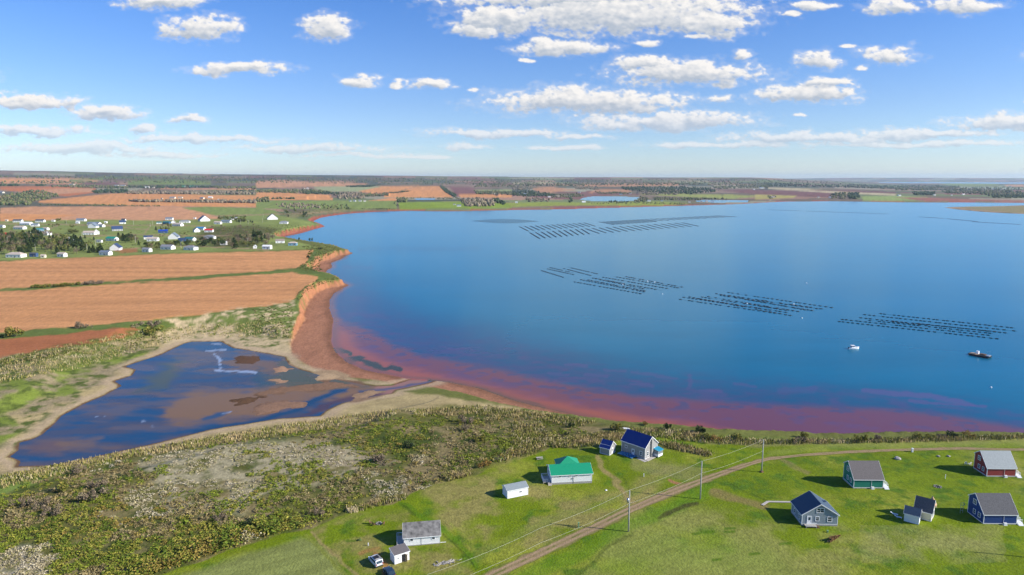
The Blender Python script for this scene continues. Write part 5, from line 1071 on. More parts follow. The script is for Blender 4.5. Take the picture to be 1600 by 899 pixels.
def trunk_mesh(kind, seed):
    rn = random.Random(seed); m = MB()
    if kind == 'spruce': m.tube([(0, 0, -.03), (0, 0, .5), (0, 0, .95)], .022, 6, .004)
    elif kind == 'round':
        m.tube([(0, 0, -.03), (.01, 0, .25), (0, .01, .5)], .03, 6, .018)
        for k in range(6): a = k * 1.05 + rn.random(); m.tube([(0, 0, rn.uniform(.2, .4)), (math.cos(a) * .12, math.sin(a) * .12, .52), (math.cos(a) * .2, math.sin(a) * .2, .72)], .014, 4, .004)
    else:
        for k in range(9): a = k * .7 + rn.random(); m.tube([(0, 0, -.05), (math.cos(a) * .2, math.sin(a) * .2, .3), (math.cos(a) * .42, math.sin(a) * .42, .62)], .02, 4, .006)
    o = m.build('trunk', PINEB); me = o.data; bpy.data.objects.remove(o); return me
PROT = {}
EVG = [(58, 74, 44), (66, 84, 48), (46, 62, 40), (82, 92, 52)]; DEC = [(110, 116, 60), (96, 108, 56), (130, 124, 70), (84, 96, 52)]; BARE = [(138, 122, 102), (120, 106, 88), (150, 134, 110), (104, 96, 76)]; OLVC = [(128, 126, 56), (112, 116, 50), (140, 128, 64), (96, 104, 44)]; RUST = [(150, 112, 60), (130, 104, 56), (120, 116, 56)]
for k in range(3):
    PROT['spruce', k] = (crown_mesh('spruce', 10 + k, 340, EVG, .085), trunk_mesh('spruce', k)); PROT['round', k] = (crown_mesh('round', 20 + k, 420, DEC, .085), trunk_mesh('round', k)); PROT['bare', k] = (crown_mesh('round', 30 + k, 420, BARE, .05), trunk_mesh('round', 5 + k))
    PROT['dark', k] = (crown_mesh('round', 80 + k, 420, EVG, .09), trunk_mesh('round', k))
    PROT['shrub', k] = (crown_mesh('shrub', 40 + k, 700, OLVC, .10), trunk_mesh('shrub', k)); PROT['bshrub', k] = (crown_mesh('shrub', 50 + k, 800, BARE, .075), trunk_mesh('shrub', k)); PROT['rshrub', k] = (crown_mesh('shrub', 60 + k, 700, RUST, .09), trunk_mesh('shrub', k))
    PROT['dshrub', k] = (crown_mesh('shrub', 70 + k, 700, EVG, .10), trunk_mesh('shrub', k))
def plant(name, kind, x, y, z, h, w, label, cat, grp=None, rn=random):
    t = thing(name, label, cat, (x, y, z - .03), rn.uniform(0, 6.28), grp); t.scale = (w, w, h); c, tr = PROT[kind, rn.randint(0, 2)]
    link('crown', c, t); link('trunk', tr, t); return t
# individual bushes near: px, py(base), height m, width m (crown units), kind, label
BU = [(962, 672, 2.4, 3.2, 'shrub', 'large olive bush on the bank behind the blue roofed cottage'), (1008, 664, 1.4, 1.6, 'rshrub', 'small rusty bush at the shore right of the olive bush'), (1043, 671, 2.4, 2.0, 'dshrub', 'round dark green bush on the shore bank right of the blue roofed cottage'),
 (1092, 676, 3.2, 2.4, 'dshrub', 'dark upright bush at the left end of the long olive hedge on the bank'), (1100, 686, 1.8, 3.0, 'shrub', 'low olive bush in front of the dark upright bush on the bank'), (1118, 687, 1.8, 3.2, 'rshrub', 'wide rusty olive bush in the hedge on the bank'), (1150, 684, 1.4, 2.6, 'shrub', 'low olive bush at the right end of the hedge on the bank'),
 (892, 668, 2.0, 1.6, 'dshrub', 'dark bush beside the narrow path to the shore'), (885, 680, 1.2, 1.3, 'dshrub', 'small dark bush lower on the narrow path to the shore'),
 (1257, 684, 2.2, 1.8, 'shrub', 'upright olive bush on the bank above the dirt track bend'), (1254, 692, 2.0, 2.6, 'bshrub', 'grey brown bush on the bank above the dirt track bend'), (1345, 690, 2.6, 2.8, 'shrub', 'yellow olive bush on the bank above the green cottage'), (1372, 688, 1.9, 2.4, 'bshrub', 'brown bush just right of the yellow olive bush on the bank'),
 (1432, 685, 1.8, 2.0, 'shrub', 'rounded olive bush on the bank between the green and red cottages'), (1484, 682, 2.4, 2.6, 'dshrub', 'dark brown bush on the bank left of the red cottage'), (1470, 684, 1.4, 2.2, 'bshrub', 'low grey bush next to the dark one on the bank left of the red cottage'), (1452, 686, 1.4, 2.4, 'shrub', 'low yellow bush on the bank left of the dark brown one'), (1516, 682, 1.5, 2.6, 'rshrub', 'low rusty bush on the bank above the red cottage'),
 (726, 661, 3.0, 3.6, 'bshrub', 'large grey leafless bush at the top of the scrub near the beach'), (727, 674, 2.4, 2.0, 'bshrub', 'grey rounded bush just below the large leafless one'), (748, 690, 2.6, 3.0, 'shrub', 'bright olive bush in the scrub below the grey bushes'), (593, 722, 2.6, 4.4, 'bshrub', 'wide grey leafless thicket in the middle of the scrub'), (640, 700, 2.2, 3.0, 'dshrub', 'dark green bush right of the grey thicket in the scrub'),
 (140, 782, 3.0, 4.0, 'bshrub', 'big brown bare bush in the scrub at left'), (120, 742, 2.6, 3.2, 'bshrub', 'pinkish bare bush near the left end of the tidal pond'), (150, 762, 2.4, 3.0, 'bshrub', 'bare bush above the big brown one at left'), (68, 792, 2.4, 3.0, 'bshrub', 'bare brown bush near the left edge of the scrub'), (40, 792, 2.2, 2.8, 'bshrub', 'bare brown bush at the left edge of the scrub'), (100, 768, 2.8, 3.2, 'shrub', 'green olive bush between the bare bushes at left'), (85, 804, 2.0, 3.4, 'bshrub', 'low brown bush below the bare pair at left'), (158, 768, 2.2, 1.8, 'dshrub', 'dark bush just right of the bare bushes at left'),
 (348, 815, 2.4, 2.6, 'bshrub', 'pale bare bush in the scrub above the mown field'), (390, 822, 2.6, 1.8, 'dshrub', 'dark green bush at the right edge of the left scrub'), (497, 806, 2.4, 2.0, 'bshrub', 'pale bare bush above the mown lot'), (760, 728, 1.6, 3.2, 'rshrub', 'rusty bush at the lawn edge left of the bungalow'),
 (235, 522, 4.0, 7.5, 'shrub', 'large olive bush at the tip of the small red field'), (238, 513, 4.4, 7.0, 'bshrub', 'large brown bush directly behind the olive one at the field tip'), (24, 526, 5.0, 6.5, 'shrub', 'round olive bush between the two ploughed fields at the left edge'), (122, 513, 4.0, 4.0, 'bshrub', 'grey bare bush on the grass strip between ploughed fields, left one'), (134, 513, 2.6, 3.0, 'bshrub', 'small grey bush on the grass strip between ploughed fields, right one'), (7, 527, 2.5, 3.5, 'dshrub', 'dark low bush at the extreme left of the grass strip'),
 (500, 390, 3.4, 3.4, 'dshrub', 'dark bush at the edge of the upper ploughed field by the cliff'), (484, 398, 3, 3.4, 'shrub', 'bush on the cliff edge beside the upper ploughed field'), (482, 404, 3.6, 3.0, 'dshrub', 'dark bush at the corner of the upper ploughed field'), (484, 376, 5, 2.0, 'dshrub', 'small dark tree on the headland point, left one'), (487.5, 376, 4.4, 1.8, 'dshrub', 'small dark tree on the headland point, right one'), (467, 376, 4.5, 2.0, 'dshrub', 'dark small tree just right of the seaside bungalow')]
rb = random.Random(3)
for (px, py, h, w, kd, lb) in BU:
    x, y, z = ground(px, py); f_ = 1.0; plant('tree' if 'tree' in lb else 'bush', kd, x, y, z, h * 1.35, w * 1.0, lb, 'tree' if 'tree' in lb else 'bush', None, rb)
# field hedge shrubs between F1 and F2
for k, (px, w) in enumerate([(56, 4), (64, 5), (72, 4), (93, 6), (101, 6), (108, 4), (121, 3), (136, 6), (146, 7), (156, 6)]):
    py = np.interp(px, [0, 50, 162, 275], [454, 450.5, 443, 436.5]); x, y, z = ground(px, py); plant('bush', 'bshrub' if px > 130 else 'shrub', x, y, z, 3.6, w * 1.1, 'low brown shrub in the hedge between the two big ploughed fields' if px > 130 else 'olive shrub in the hedge between the two big ploughed fields', 'bush', 'field hedge shrubs', rb)
x, y, z = ground(1299, 848); t = thing('fallen_tree', 'brown dead conifer lying on the lawn in front of the slate grey cottage', 'fallen tree', (x, y, z + .7), .0); V, Q, c = crown('spruce', 77, 900, [(120, 92, 62), (100, 76, 52), (140, 110, 76)], .07)
V = V * np.array([2.2, 2.2, 4.6]) / np.array([.8, .8, 1]); V = np.stack([V[:, 2] * .95 - .8, V[:, 0] + V[:, 2] * .55, V[:, 1]], 1); V[:, 2] = np.maximum(V[:, 2], -.6); link('crown', mesh_np('crown', V, Q, leaf_m, c), t)
MB().tube([(-1.2, -.2, -.3), (3.2, 2.3, -.1)], .12, 6, .03).build('trunk', PINEB, t)

# scrub, reeds: stuff
def scatter(poly, n, rng):
    p = np.array(poly, float); lo, hi = p.min(0), p.max(0); out_ = []
    while sum(map(len, out_)) < n:
        q = rng.uniform(lo, hi, (n * 2, 2)); out_.append(q[poly_sd(q[:, 0], q[:, 1], poly)[0] > 0])
    return np.concatenate(out_)[:n]
def groundv(q): return np.array([ground(a, b) for a, b in q])
SCRUB = [(-40, 800), (0, 775), (60, 750), (120, 735), (200, 712), (300, 696), (420, 684), (520, 668), (640, 650), (700, 642), (770, 648), (850, 658), (905, 668), (940, 685), (880, 690), (830, 706), (800, 716), (720, 742), (632, 775), (600, 784), (540, 798), (487, 822), (440, 830), (330, 865), (235, 899), (200, 930), (-60, 960)]
rng = np.random.default_rng(4)
q = scatter(SCRUB, 9000, rng); g = groundv(q)
nA = fbm(g[:, 0] / 14, g[:, 1] / 14, 4, 400); nB = fbm(g[:, 0] / 20, g[:, 1] / 20, 4, 410); nC = fbm(g[:, 0] / 4, g[:, 1] / 4, 3, 420)
gray = np.maximum.reduce([np.exp(-(((q[:, 0] - 320) / 95) ** 2 + ((q[:, 1] - 742) / 42) ** 2) * 1.1), np.exp(-(((q[:, 0] - 30) / 60) ** 2 + ((q[:, 1] - 885) / 30) ** 2)), .8 * np.exp(-(((q[:, 0] - 490) / 80) ** 2 + ((q[:, 1] - 715) / 22) ** 2)), .7 * np.exp(-(((q[:, 0] - 600) / 50) ** 2 + ((q[:, 1] - 752) / 16) ** 2))])
isgray = gray + (nA - .5) * 1.6 > .40
rim = sm(36, 4, poly_sd(q[:, 0], q[:, 1], SCRUB)[0]) * sm(780, 820, q[:, 1]) * sm(520, 380, q[:, 0])
R_ = (.35 + .75 * nC + .9 * rim) * (.5 + rng.random(len(q)) + 1.1 * (rng.random(len(q)) > .93)); Hh = R_ * (.5 + .5 * rng.random(len(q)) + rim * .7)
keep = (nC + .25 * rim + .08 * (~isgray) > .42); q, g, isgray, R_, Hh, nA, nB, nC = [v[keep] for v in (q, g, isgray, R_, Hh, nA, nB, nC)]
palg = np.array([s2l(c, .95) for c in [(120, 128, 46), (104, 118, 40), (138, 134, 58), (92, 108, 38), (142, 124, 62)]]); pald = np.array([s2l(c, 1.0) for c in [(142, 128, 88), (124, 112, 74), (156, 142, 100)]]); palw = np.array([s2l(c, 1.12) for c in [(184, 172, 138), (168, 158, 120), (194, 184, 156), (150, 146, 92)]])
def clumps(g, R_, Hh, cols, n, leafs, name, label):
    N = len(g); d = rng.normal(size=(N, n, 3)); d /= np.linalg.norm(d, axis=2)[..., None]; d *= rng.random((N, n, 1)) ** .4; d[..., 2] = np.abs(d[..., 2])
    c = g[:, None, :] + d * np.stack([R_, R_, Hh], 1)[:, None, :]; c = c.reshape(-1, 3)
    V, Q = quads(c, (leafs * (.7 + .7 * rng.random(N * n))) * np.repeat(.7 + .3 * R_, n), rng, flat=.5)
    cc = np.repeat(cols, n, 0) * (.86 + .28 * rng.random(N * n))[:, None]
    return stuff(link(name, mesh_np(name, V, Q, leaf_m, np.repeat(cc, 4, 0))), label, 'scrub')
ng = ~isgray; N = ng.sum(); br = (nB[ng] > .57) & (rng.random(N) < .8)
cols = np.where(br[:, None], pald[rng.integers(0, 3, N)], palg[np.clip((nA[ng] * 9 - 2.2 + rng.normal(size=N) * .7).astype(int), 0, 4)])
clumps(g[ng], R_[ng], Hh[ng], cols, 30, .30, 'scrub', 'dense olive green and brown scrub between the pond and the lawns')
N = isgray.sum(); cols = palw[rng.integers(0, 4, N)]
clumps(g[isgray], R_[isgray] * .95, Hh[isgray] * .7, cols, 26, .28, 'dead_brush', 'pale grey dead brush in the middle of the scrub')
CS = [([(470, 386), (500, 383), (538, 388), (520, 396), (498, 410), (505, 424), (478, 424), (462, 420), (482, 408), (486, 396)], 420, .9), ([(497, 436), (535, 434), (500, 446), (480, 456), (466, 470), (462, 462), (478, 448)], 160, .5), ([(330, 355), (400, 352), (425, 360), (420, 384), (395, 386), (350, 376)], 420, 1.3), ([(415, 352), (470, 352), (485, 356), (450, 364), (420, 370)], 160, .9), ([(430, 328), (500, 325), (560, 328), (500, 334), (470, 340), (440, 338)], 240, 1.6),
      ([(0, 562), (110, 545), (140, 548), (60, 562), (0, 574)], 260, .45), ([(395, 483), (455, 478), (462, 500), (455, 528), (400, 520)], 260, .4), ([(180, 532), (250, 520), (262, 530), (200, 545)], 90, .5), ([(235, 362), (300, 362), (345, 372), (300, 372), (240, 370)], 110, 1.1), ([(0, 350), (240, 350), (240, 396), (0, 396)], 260, 1.1)]
gg, rr_ = [], []
for pl_, n, rs in CS: q2 = scatter(pl_, n, rng); g2 = groundv(q2); gg.append(g2); rr_.append(rs * (.5 + 1.1 * rng.random(n)))
gg = np.concatenate(gg); rr_ = np.concatenate(rr_); N = len(gg); pc = np.array([s2l(c, 1.1) for c in [(112, 118, 62), (92, 100, 52), (130, 118, 82), (124, 126, 70), (80, 88, 48)]])
clumps(gg, rr_, rr_ * .9, pc[rng.integers(0, 5, N)], 22, .5, 'coastal_scrub', 'low olive and brown scrub on the headlands and rough village ground')
# reeds and coarse grass edges
bands = [([(862, 692), (900, 684), (945, 676), (1000, 682), (960, 690), (905, 700), (862, 700)], 1500), ([(640, 642), (760, 634), (850, 646), (930, 660), (905, 668), (820, 655), (740, 648), (650, 652)], 1400), ([(960, 668), (1060, 672), (1120, 684), (1200, 688), (1300, 688), (1400, 686), (1620, 680), (1620, 686), (1400, 692), (1200, 695), (1100, 693), (1010, 682)], 1900),
         ([(690, 745), (725, 736), (735, 742), (700, 752)], 500), ([(540, 797), (632, 774), (636, 779), (600, 788), (545, 802)], 500), ([(0, 745), (200, 706), (420, 668), (600, 642), (640, 640), (600, 656), (420, 684), (200, 716), (0, 765)], 2200), ([(800, 660), (850, 662), (862, 690), (830, 712), (770, 722), (800, 700)], 1200), ([(0, 560), (230, 515), (440, 500), (460, 530), (300, 525), (130, 575), (0, 600)], 2200), ([(1020, 690), (1060, 694), (1112, 708), (1108, 714), (1050, 702)], 500)]
qs = []; 
for pl_, n in bands: qs.append(scatter(pl_, n, rng))
q = np.concatenate(qs); g = groundv(q); g = np.repeat(g, 3, 0) + rng.normal(size=(len(g) * 3, 3)) * np.array([.5, .5, 0]); hgt = .5 + .9 * rng.random(len(g)); g[:, 2] += hgt * .4
V, Q = quads(g, .16 + .1 * rng.random(len(g)), rng, tall=hgt); pr_ = np.array([s2l(c, 1.25) for c in [(196, 176, 130), (176, 160, 108), (150, 146, 80), (128, 134, 58), (206, 190, 150)]])
cn = fbm(g[:, 0] / 6, g[:, 1] / 6, 3, 430); cl = pr_[np.clip((cn * 8 - 1.6 + rng.normal(size=len(g)) * .9).astype(int), 0, 4)]
stuff(link('reeds', mesh_np('reeds', V, Q, leaf_m, np.repeat(cl, 4, 0))), 'dry straw coloured reeds and coarse grass along the banks and dunes', 'reeds')

# ------------------------------------------------------------------ the village across the cove
VM = {}
def vmat(nm_, c, r=.8): return mat('village_' + nm_, c, r, var=.08)
RC = dict(grey=(.24, .25, .27), dark=(.07, .08, .10), navy=(.03, .06, .14), blue=(.04, .22, .42), cobalt=(.01, .05, .35), red=(.55, .02, .03), green=(.01, .26, .18), teal=(.03, .16, .17), brown=(.30, .23, .19), tan=(.50, .42, .35), white=(.75, .75, .75), slate=(.16, .20, .25))
WCc = dict(white=(.80, .80, .79), cream=(.62, .58, .46), grey=(.42, .43, .43), blue=(.18, .34, .48), tan=(.5, .42, .32), navy=(.05, .1, .22))
def vhouse(px, py, wp, wall, roof, kind, rz, label, hf=1.0):
    x, y, z = ground(px, py); dist = y * cT - (z - H) * sT; Wm = wp * dist / F * .86; D = min(9, max(4.0, Wm * .55)); he = 2.9 * hf; rise = D * (.5 if kind == 'steep' else .26)
    if kind == 'gablefront': D = Wm * .75; Wm, D = D, Wm; rise = D * .42
    t = thing('village_house' if Wm > 6 or kind == 'gablefront' else 'village_shed', label, 'house' if wp > 9 else 'shed', (x, y + D * .3, z), rz + (math.pi / 2 if kind == 'gablefront' else 0), 'houses of the village across the cove')
    w = MB(); hl = Wm / 2; hd = D / 2
    if kind == 'hip':
        w.box((0, 0, he / 2), (Wm, D, he)); w.build('wall', vmat('wall_' + wall, WCc[wall]), t); r = MB(); o = .5; a = [(-hl - o, -hd - o, he), (hl + o, -hd - o, he), (hl + o, hd + o, he), (-hl - o, hd + o, he)]; p, s_ = (-hl + hd, 0, he + rise), (hl - hd, 0, he + rise)
        r.poly([a[0], a[1], s_, p]); r.poly([a[1], a[2], s_]); r.poly([a[2], a[3], p, s_]); r.poly([a[3], a[0], p]); r.poly(a[::-1]); r.build('roof', vmat('roof_' + roof, RC[roof]), t)
    else:
        w.prism([(-hl, -hd, -.3), (-hl, hd, -.3), (-hl, hd, he), (-hl, 0, he + rise), (-hl, -hd, he)], (Wm, 0, 0)); w.build('wall', vmat('wall_' + wall, WCc[wall]), t); r = MB(); o = .45; sl_ = rise / hd
        for sg in (-1, 1): r.prism([(-hl - o, sg * (hd + o), he - o * sl_ + .03), (-hl - o, 0, he + rise + .03), (-hl - o, 0, he + rise + .28), (-hl - o, sg * (hd + o), he - o * sl_ + .25)], (Wm + 2 * o, 0, 0))
        r.build('roof', vmat('roof_' + roof, RC[roof]), t)
    n = max(1, int(Wm / 4)) if wp > 9 else 1
    for i in range(min(n, 4)):
        u = (i + .5) / min(n, 4) * Wm - hl; g_ = MB(); g_.box((u, -hd - .03, 1.6), (1.2, .08, 1.1)); g_.build('window', GLASS, t)
    if wp > 9: MB().box((hl * .1 + .9, -hd - .04, 1.05), (.95, .09, 2.05)).build('door', vmat('door', (.25, .2, .18)), t); MB().box((hl + .03, 0, he * .6), (.08, 1.2, 1.1)).build('window', GLASS, t)
    if wp > 13 and kind != 'gablefront': MB().box((hl * .4, hd * .15, he + rise * .9), (.7, .7, 1.6)).build('chimney', vmat('chimney', (.35, .2, .16)), t)
    return t
VH = [(23, 402.5, 30, 'white', 'tan', 'hip', 0, 'wide white bungalow with a pale brown hip roof at the bottom left of the village'), (52, 401.5, 12, 'navy', 'dark', 'gable', .2, 'small dark shed between the wide bungalow and the tiny cream shed'), (67, 403, 7, 'cream', 'tan', 'gable', 0, 'tiny cream shed beside the ploughed field'), (96, 401.5, 15, 'white', 'tan', 'gable', 0, 'square white house with a tan roof at the edge of the ploughed field'),
 (164, 399, 19, 'white', 'slate', 'gable', -.2, 'long low white house in front of the steep blue roofed gable'), (179, 391.5, 17, 'white', 'navy', 'gablefront', .25, 'white gable fronted house with a steep navy roof'), (229, 394, 15, 'white', 'grey', 'gable', 0, 'white shed with a blue shaded side on the field edge'), (261, 390, 22, 'white', 'grey', 'gable', -.2, 'white house with a light grey roof right of the white shed'), (297, 391, 22, 'white', 'grey', 'hip', 0, 'low grey hip roofed house on the edge of the ploughed field'),
 (238, 377, 18, 'white', 'tan', 'gable', .1, 'low tan roofed bungalow in the middle of the village'), (231, 374, 14, 'white', 'navy', 'gable', .6, 'white house with a navy roof just left of the tan roofed bungalow'), (174, 376.5, 19, 'white', 'green', 'gable', 0, 'white house with a long bright green roof'), (155, 379, 9, 'white', 'grey', 'gable', 0, 'little white shed left of the bright green roof'), (113, 380, 14, 'white', 'white', 'gable', -.5, 'white house with a pale roof among the spruces'), (109, 375, 9, 'white', 'grey', 'gable', .8, 'small white house just above the pale roofed one'), (97, 377, 9, 'cream', 'brown', 'gable', 0, 'small brown roofed cottage half hidden by spruces'),
 (139, 367, 20, 'white', 'tan', 'gable', 0, 'low house with a long grey tan roof above the bright green roof'), (149, 366.5, 10, 'white', 'white', 'gablefront', .2, 'white gable end house attached right of the long grey roof'), (7, 370, 22, 'white', 'red', 'gable', 0, 'white house with a bright red roof at the left edge'), (68, 368, 22, 'white', 'white', 'gable', -.1, 'long white building with a pale roof above the spruces'), (59, 362, 14, 'blue', 'teal', 'gable', .8, 'house with a dark teal roof standing behind the long white building'), (71, 360, 10, 'white', 'tan', 'gable', 0, 'white house with a tan roof behind the long white building'), (41, 368, 12, 'white', 'white', 'gable', 0, 'low pale building left of the long white building'),
 (30, 358.5, 20, 'white', 'tan', 'gable', -.05, 'long white bungalow in the upper left of the village'), (2, 356, 10, 'white', 'grey', 'gable', 0, 'white house cut by the left edge of the picture'), (27, 347.5, 14, 'white', 'dark', 'gable', .4, 'white house with a dark roof in the back row at far left'), (40, 352, 20, 'white', 'white', 'gable', 0, 'long pale roofed building in the back row at far left'), (54, 354, 12, 'white', 'slate', 'gable', 0, 'white cottage right of the long pale roofed building'), (62, 347.5, 14, 'white', 'dark', 'gable', .3, 'white cottage with a dark roof in the back row'), (83, 346.5, 5, 'white', 'tan', 'gable', 0, 'tiny white shed in the back row'), (10, 346, 4, 'cream', 'tan', 'gable', 0, 'tiny cream hut in the back row at far left'),
 (126, 346, 15, 'white', 'slate', 'gable', .1, 'white house with a slate roof in the back row, standing alone'), (121, 349.5, 6, 'white', 'white', 'gable', 0, 'little white garage below the lone slate roofed house'), (146, 352, 22, 'white', 'slate', 'gable', .2, 'large house with a slate blue roof near the village centre'), (144, 356.5, 14, 'white', 'slate', 'gablefront', .3, 'white gable fronted house in front of the large slate roof'), (158, 355, 11, 'white', 'grey', 'gable', -.2, 'white house right of the large slate roof'), (182, 361, 17, 'grey', 'navy', 'steep', .5, 'tall dark house with a steep navy roof'), (191, 350, 10, 'white', 'navy', 'steep', .5, 'white house with a navy roof behind the tall dark house'), (193, 345.5, 7, 'white', 'dark', 'steep', 0, 'small white house at the back above the tall dark house'), (165, 349, 4, 'white', 'white', 'gable', 0, 'tiny white shed left of the tall dark house'),
 (248, 350, 8, 'white', 'teal', 'gable', .4, 'small white cottage left of the teal roofed group'), (260, 350.5, 12, 'navy', 'teal', 'gable', 0, 'dark teal roofed house in the right back row'), (270, 349, 7, 'white', 'tan', 'gablefront', .2, 'narrow pale house beside the dark teal roofed one'), (264, 344, 12, 'white', 'slate', 'gable', 0, 'white house at the back of the right group'), (277, 353.5, 18, 'white', 'tan', 'gable', -.1, 'long white bungalow in front of the teal roofed house'), (288, 348.5, 17, 'white', 'grey', 'hip', .1, 'pale hip roofed house right of the long bungalow'), (304, 342.3, 4, 'white', 'tan', 'gable', 0, 'tiny white hut at the back of the village'), (317, 346, 17, 'white', 'slate', 'gablefront', .5, 'white gabled house with a wide slate roof at the back right'),
 (254, 364.5, 15, 'navy', 'cobalt', 'gable', .2, 'low house with a bright cobalt roof'), (270, 374, 17, 'white', 'slate', 'gablefront', .3, 'white gable fronted house with a slate roof, lower right of the village'), (284, 377.5, 12, 'navy', 'navy', 'gable', 0, 'small navy house between the slate gable and the teal roof'), (296, 377, 18, 'white', 'teal', 'gable', 0, 'white house with a teal blue roof'), (327, 373.5, 18, 'white', 'grey', 'hip', 0, 'white bungalow with a light grey hip roof'), (306, 363, 10, 'white', 'grey', 'gablefront', .6, 'white gable end left of the bright blue roof'), (313, 360, 15, 'white', 'blue', 'gable', .1, 'house with a bright blue roof beside the red one'), (326, 363, 14, 'white', 'red', 'gable', .1, 'house with a bright red roof at the right of the village'),
 (340, 350.5, 12, 'white', 'tan', 'gable', .2, 'cream white cottage in the right back row'), (353, 348.5, 17, 'white', 'slate', 'gable', -.2, 'white house with a slate roof at the right back row'), (366, 343.5, 10, 'white', 'grey', 'gable', .2, 'white house with a light roof behind the hedge'), (349, 383, 11, 'white', 'white', 'gable', 0, 'small white cottage among bushes at the lower right of the village'), (398, 388.5, 6, 'white', 'white', 'gablefront', 0, 'little white shed by the cove'), (417, 389.5, 15, 'white', 'white', 'gable', 0, 'long white trailer home near the cove'),
 (424, 343.5, 18, 'white', 'navy', 'gablefront', .3, 'white gabled house with a navy roof on the hill by the cove'), (443, 350, 14, 'white', 'grey', 'hip', 0, 'grey flat roofed house below the navy roofed one by the cove'), (437, 380, 15, 'white', 'brown', 'gable', .2, 'white house with a brown roof on the headland'), (457, 384, 15, 'blue', 'tan', 'hip', .1, 'blue house with a tan roof on the headland point')]
for (px, py, wp, wl, rf, kd, rz, lb) in VH: vhouse(px, py, wp, wl, rf, kd, rz + random.uniform(-.3, .3), lb, 1.25 if wp > 9 else .9)
# farms and houses across the water
FH = [(112, 289.5, 8, 'pair of distant white barns on the left hills'), (118, 289.5, 5, 'small distant barn right of the white pair on the left hills'), (182, 291.2, 8, 'distant white barn left of the long farm row'), (192, 291.2, 9, 'distant white barn in the middle of the long farm row'), (3, 302, 9, 'distant white farmhouse at the left edge'), (230, 294, 9, 'long distant white barn above the grey wood'), (240, 294, 4, 'small distant shed right of the long barn above the grey wood'),
 (287, 292.5, 6, 'distant green barn, left of the green cluster'), (300, 292.5, 8, 'distant green barn in the middle of the green cluster'), (311, 292.8, 8, 'distant pale barn right of the green cluster'), (270, 310.5, 10, 'distant white farm building left behind the grey hedge'), (282, 310, 8, 'distant white farm building in the middle behind the grey hedge'), (316, 311, 8, 'distant white building right behind the grey hedge'), (329, 310, 8, 'distant long white roof behind the grey hedge'), (342, 312.8, 4, 'distant small white dome at the right of the grey hedge'), (253, 311, 3, 'distant white silo left behind the grey hedge'),
 (475, 295.2, 3.5, 'distant white farmhouse left of the pair on the pale field'), (480.5, 295.2, 3.5, 'distant white farmhouse right of the pair on the pale field'), (547, 315, 4, 'small white cottage, first of the row on the green shore field'), (554, 315, 5, 'small white cottage, second of the row on the green shore field'), (562.5, 315, 5, 'small white cottage, third of the row on the green shore field'), (570, 315, 5, 'small white cottage, fourth of the row on the green shore field'), (572, 306, 3, 'tiny white cottage above the shore row'),
 (710, 320.5, 4, 'white boat house on the far shore beside the trees'), (717, 323, 8, 'low white building on the far shore beside the trees'), (731, 321, 3, 'tiny pale shed right of the low shore building'), (771, 303.6, 6, 'white farmhouse on the brown hill behind the far shore'), (820, 304.5, 8, 'white farm building, centre far shore, behind'), (812, 303.5, 4, 'grey farm building left of the white one, centre far shore'), (807, 317.5, 5, 'pale house on the far shore at the centre left'), (831, 313.5, 5, 'white shed beside the red earth patch on the far shore'), (871, 308, 7, 'white farmhouse above the far shore green'), (858, 308.5, 5, 'pale grey house left of the farmhouse above the shore green'), (891, 308, 5, 'grey house on the far shore beside the pond'),
 (905, 301.5, 5, 'white house above the pond'), (970, 305, 6, 'yellowish house behind the pond, left'), (985, 303.5, 4.5, 'white house behind the pond, right'), (912, 317, 7, 'low grey roofed house in front of the pond'), (1014, 315, 6, 'white house right of the pond on the shore'), (1034, 315, 5, 'second white house right of the pond on the shore'), (1096, 316, 4, 'white cottage by the little lagoon, first'), (1104, 316, 5, 'white cottage by the little lagoon, second'), (1113, 316, 5.5, 'white gabled cottage by the little lagoon, third'), (1077, 316.5, 4, 'grey cottage left of the little lagoon'),
 (1178, 296.8, 3.5, 'white farmhouse on the far purple field'), (1190, 294.5, 8, 'long pale greenhouse beyond the purple field'), (1208, 309, 6, 'white house on the little point'), (1279, 309.5, 4.5, 'white house standing alone on the right far shore'), (1297, 309.5, 5, 'pale house left of the shore trees on the right'), (1330, 310, 4, 'house between the clumps of shore trees on the right'), (1405, 306.5, 6, 'white house on the far right green shore'), (1460, 305.5, 4.5, 'white farmhouse below the dark woods at right'), (1487, 305.5, 3, 'tiny pale farmhouse below the dark woods at right'), (1505, 305, 5, 'yellow roofed barn below the woods at right'), (1552, 296, 3, 'tiny white house in the woods at far right'), (1578, 292, 5, 'tan barn on the far right fields')]
for k, (px, py, wp, lb) in enumerate(FH):
    x, y, z = ground(px, py); dist = y; Wm = max(8, wp * dist / F * .8); D = min(Wm * .6, 16); he = min(4.5, Wm * .35); t = thing('farm_building' if wp > 6 else 'far_house', lb, 'barn' if 'barn' in lb else ('silo' if 'silo' in lb else 'house'), (x, y, z - .5), random.uniform(-.3, .3), 'farm buildings beyond the bay')
    hl, hd = Wm / 2, D / 2; rise = hd * .6; m = MB(); m.prism([(-hl, -hd, -1), (-hl, hd, -1), (-hl, hd, he), (-hl, 0, he + rise), (-hl, -hd, he)], (Wm, 0, 0)); m.build('wall', vmat('wall_white', WCc['white']) if 'yellow' not in lb and 'tan' not in lb else vmat('wall_cream', WCc['cream']), t)
    rc = 'green' if 'green barn' in lb else ('brown' if k % 5 == 1 else ('slate' if k % 3 == 0 else ('white' if 'dome' in lb or k % 4 == 1 else 'grey'))); r = MB()
    for sg in (-1, 1): r.prism([(-hl - .4, sg * (hd + .4), he - .1), (-hl - .4, 0, he + rise + .1), (-hl - .4, 0, he + rise + .4), (-hl - .4, sg * (hd + .4), he + .2)], (Wm + .8, 0, 0))
    r.build('roof', vmat('roof_' + rc, RC[rc]), t)
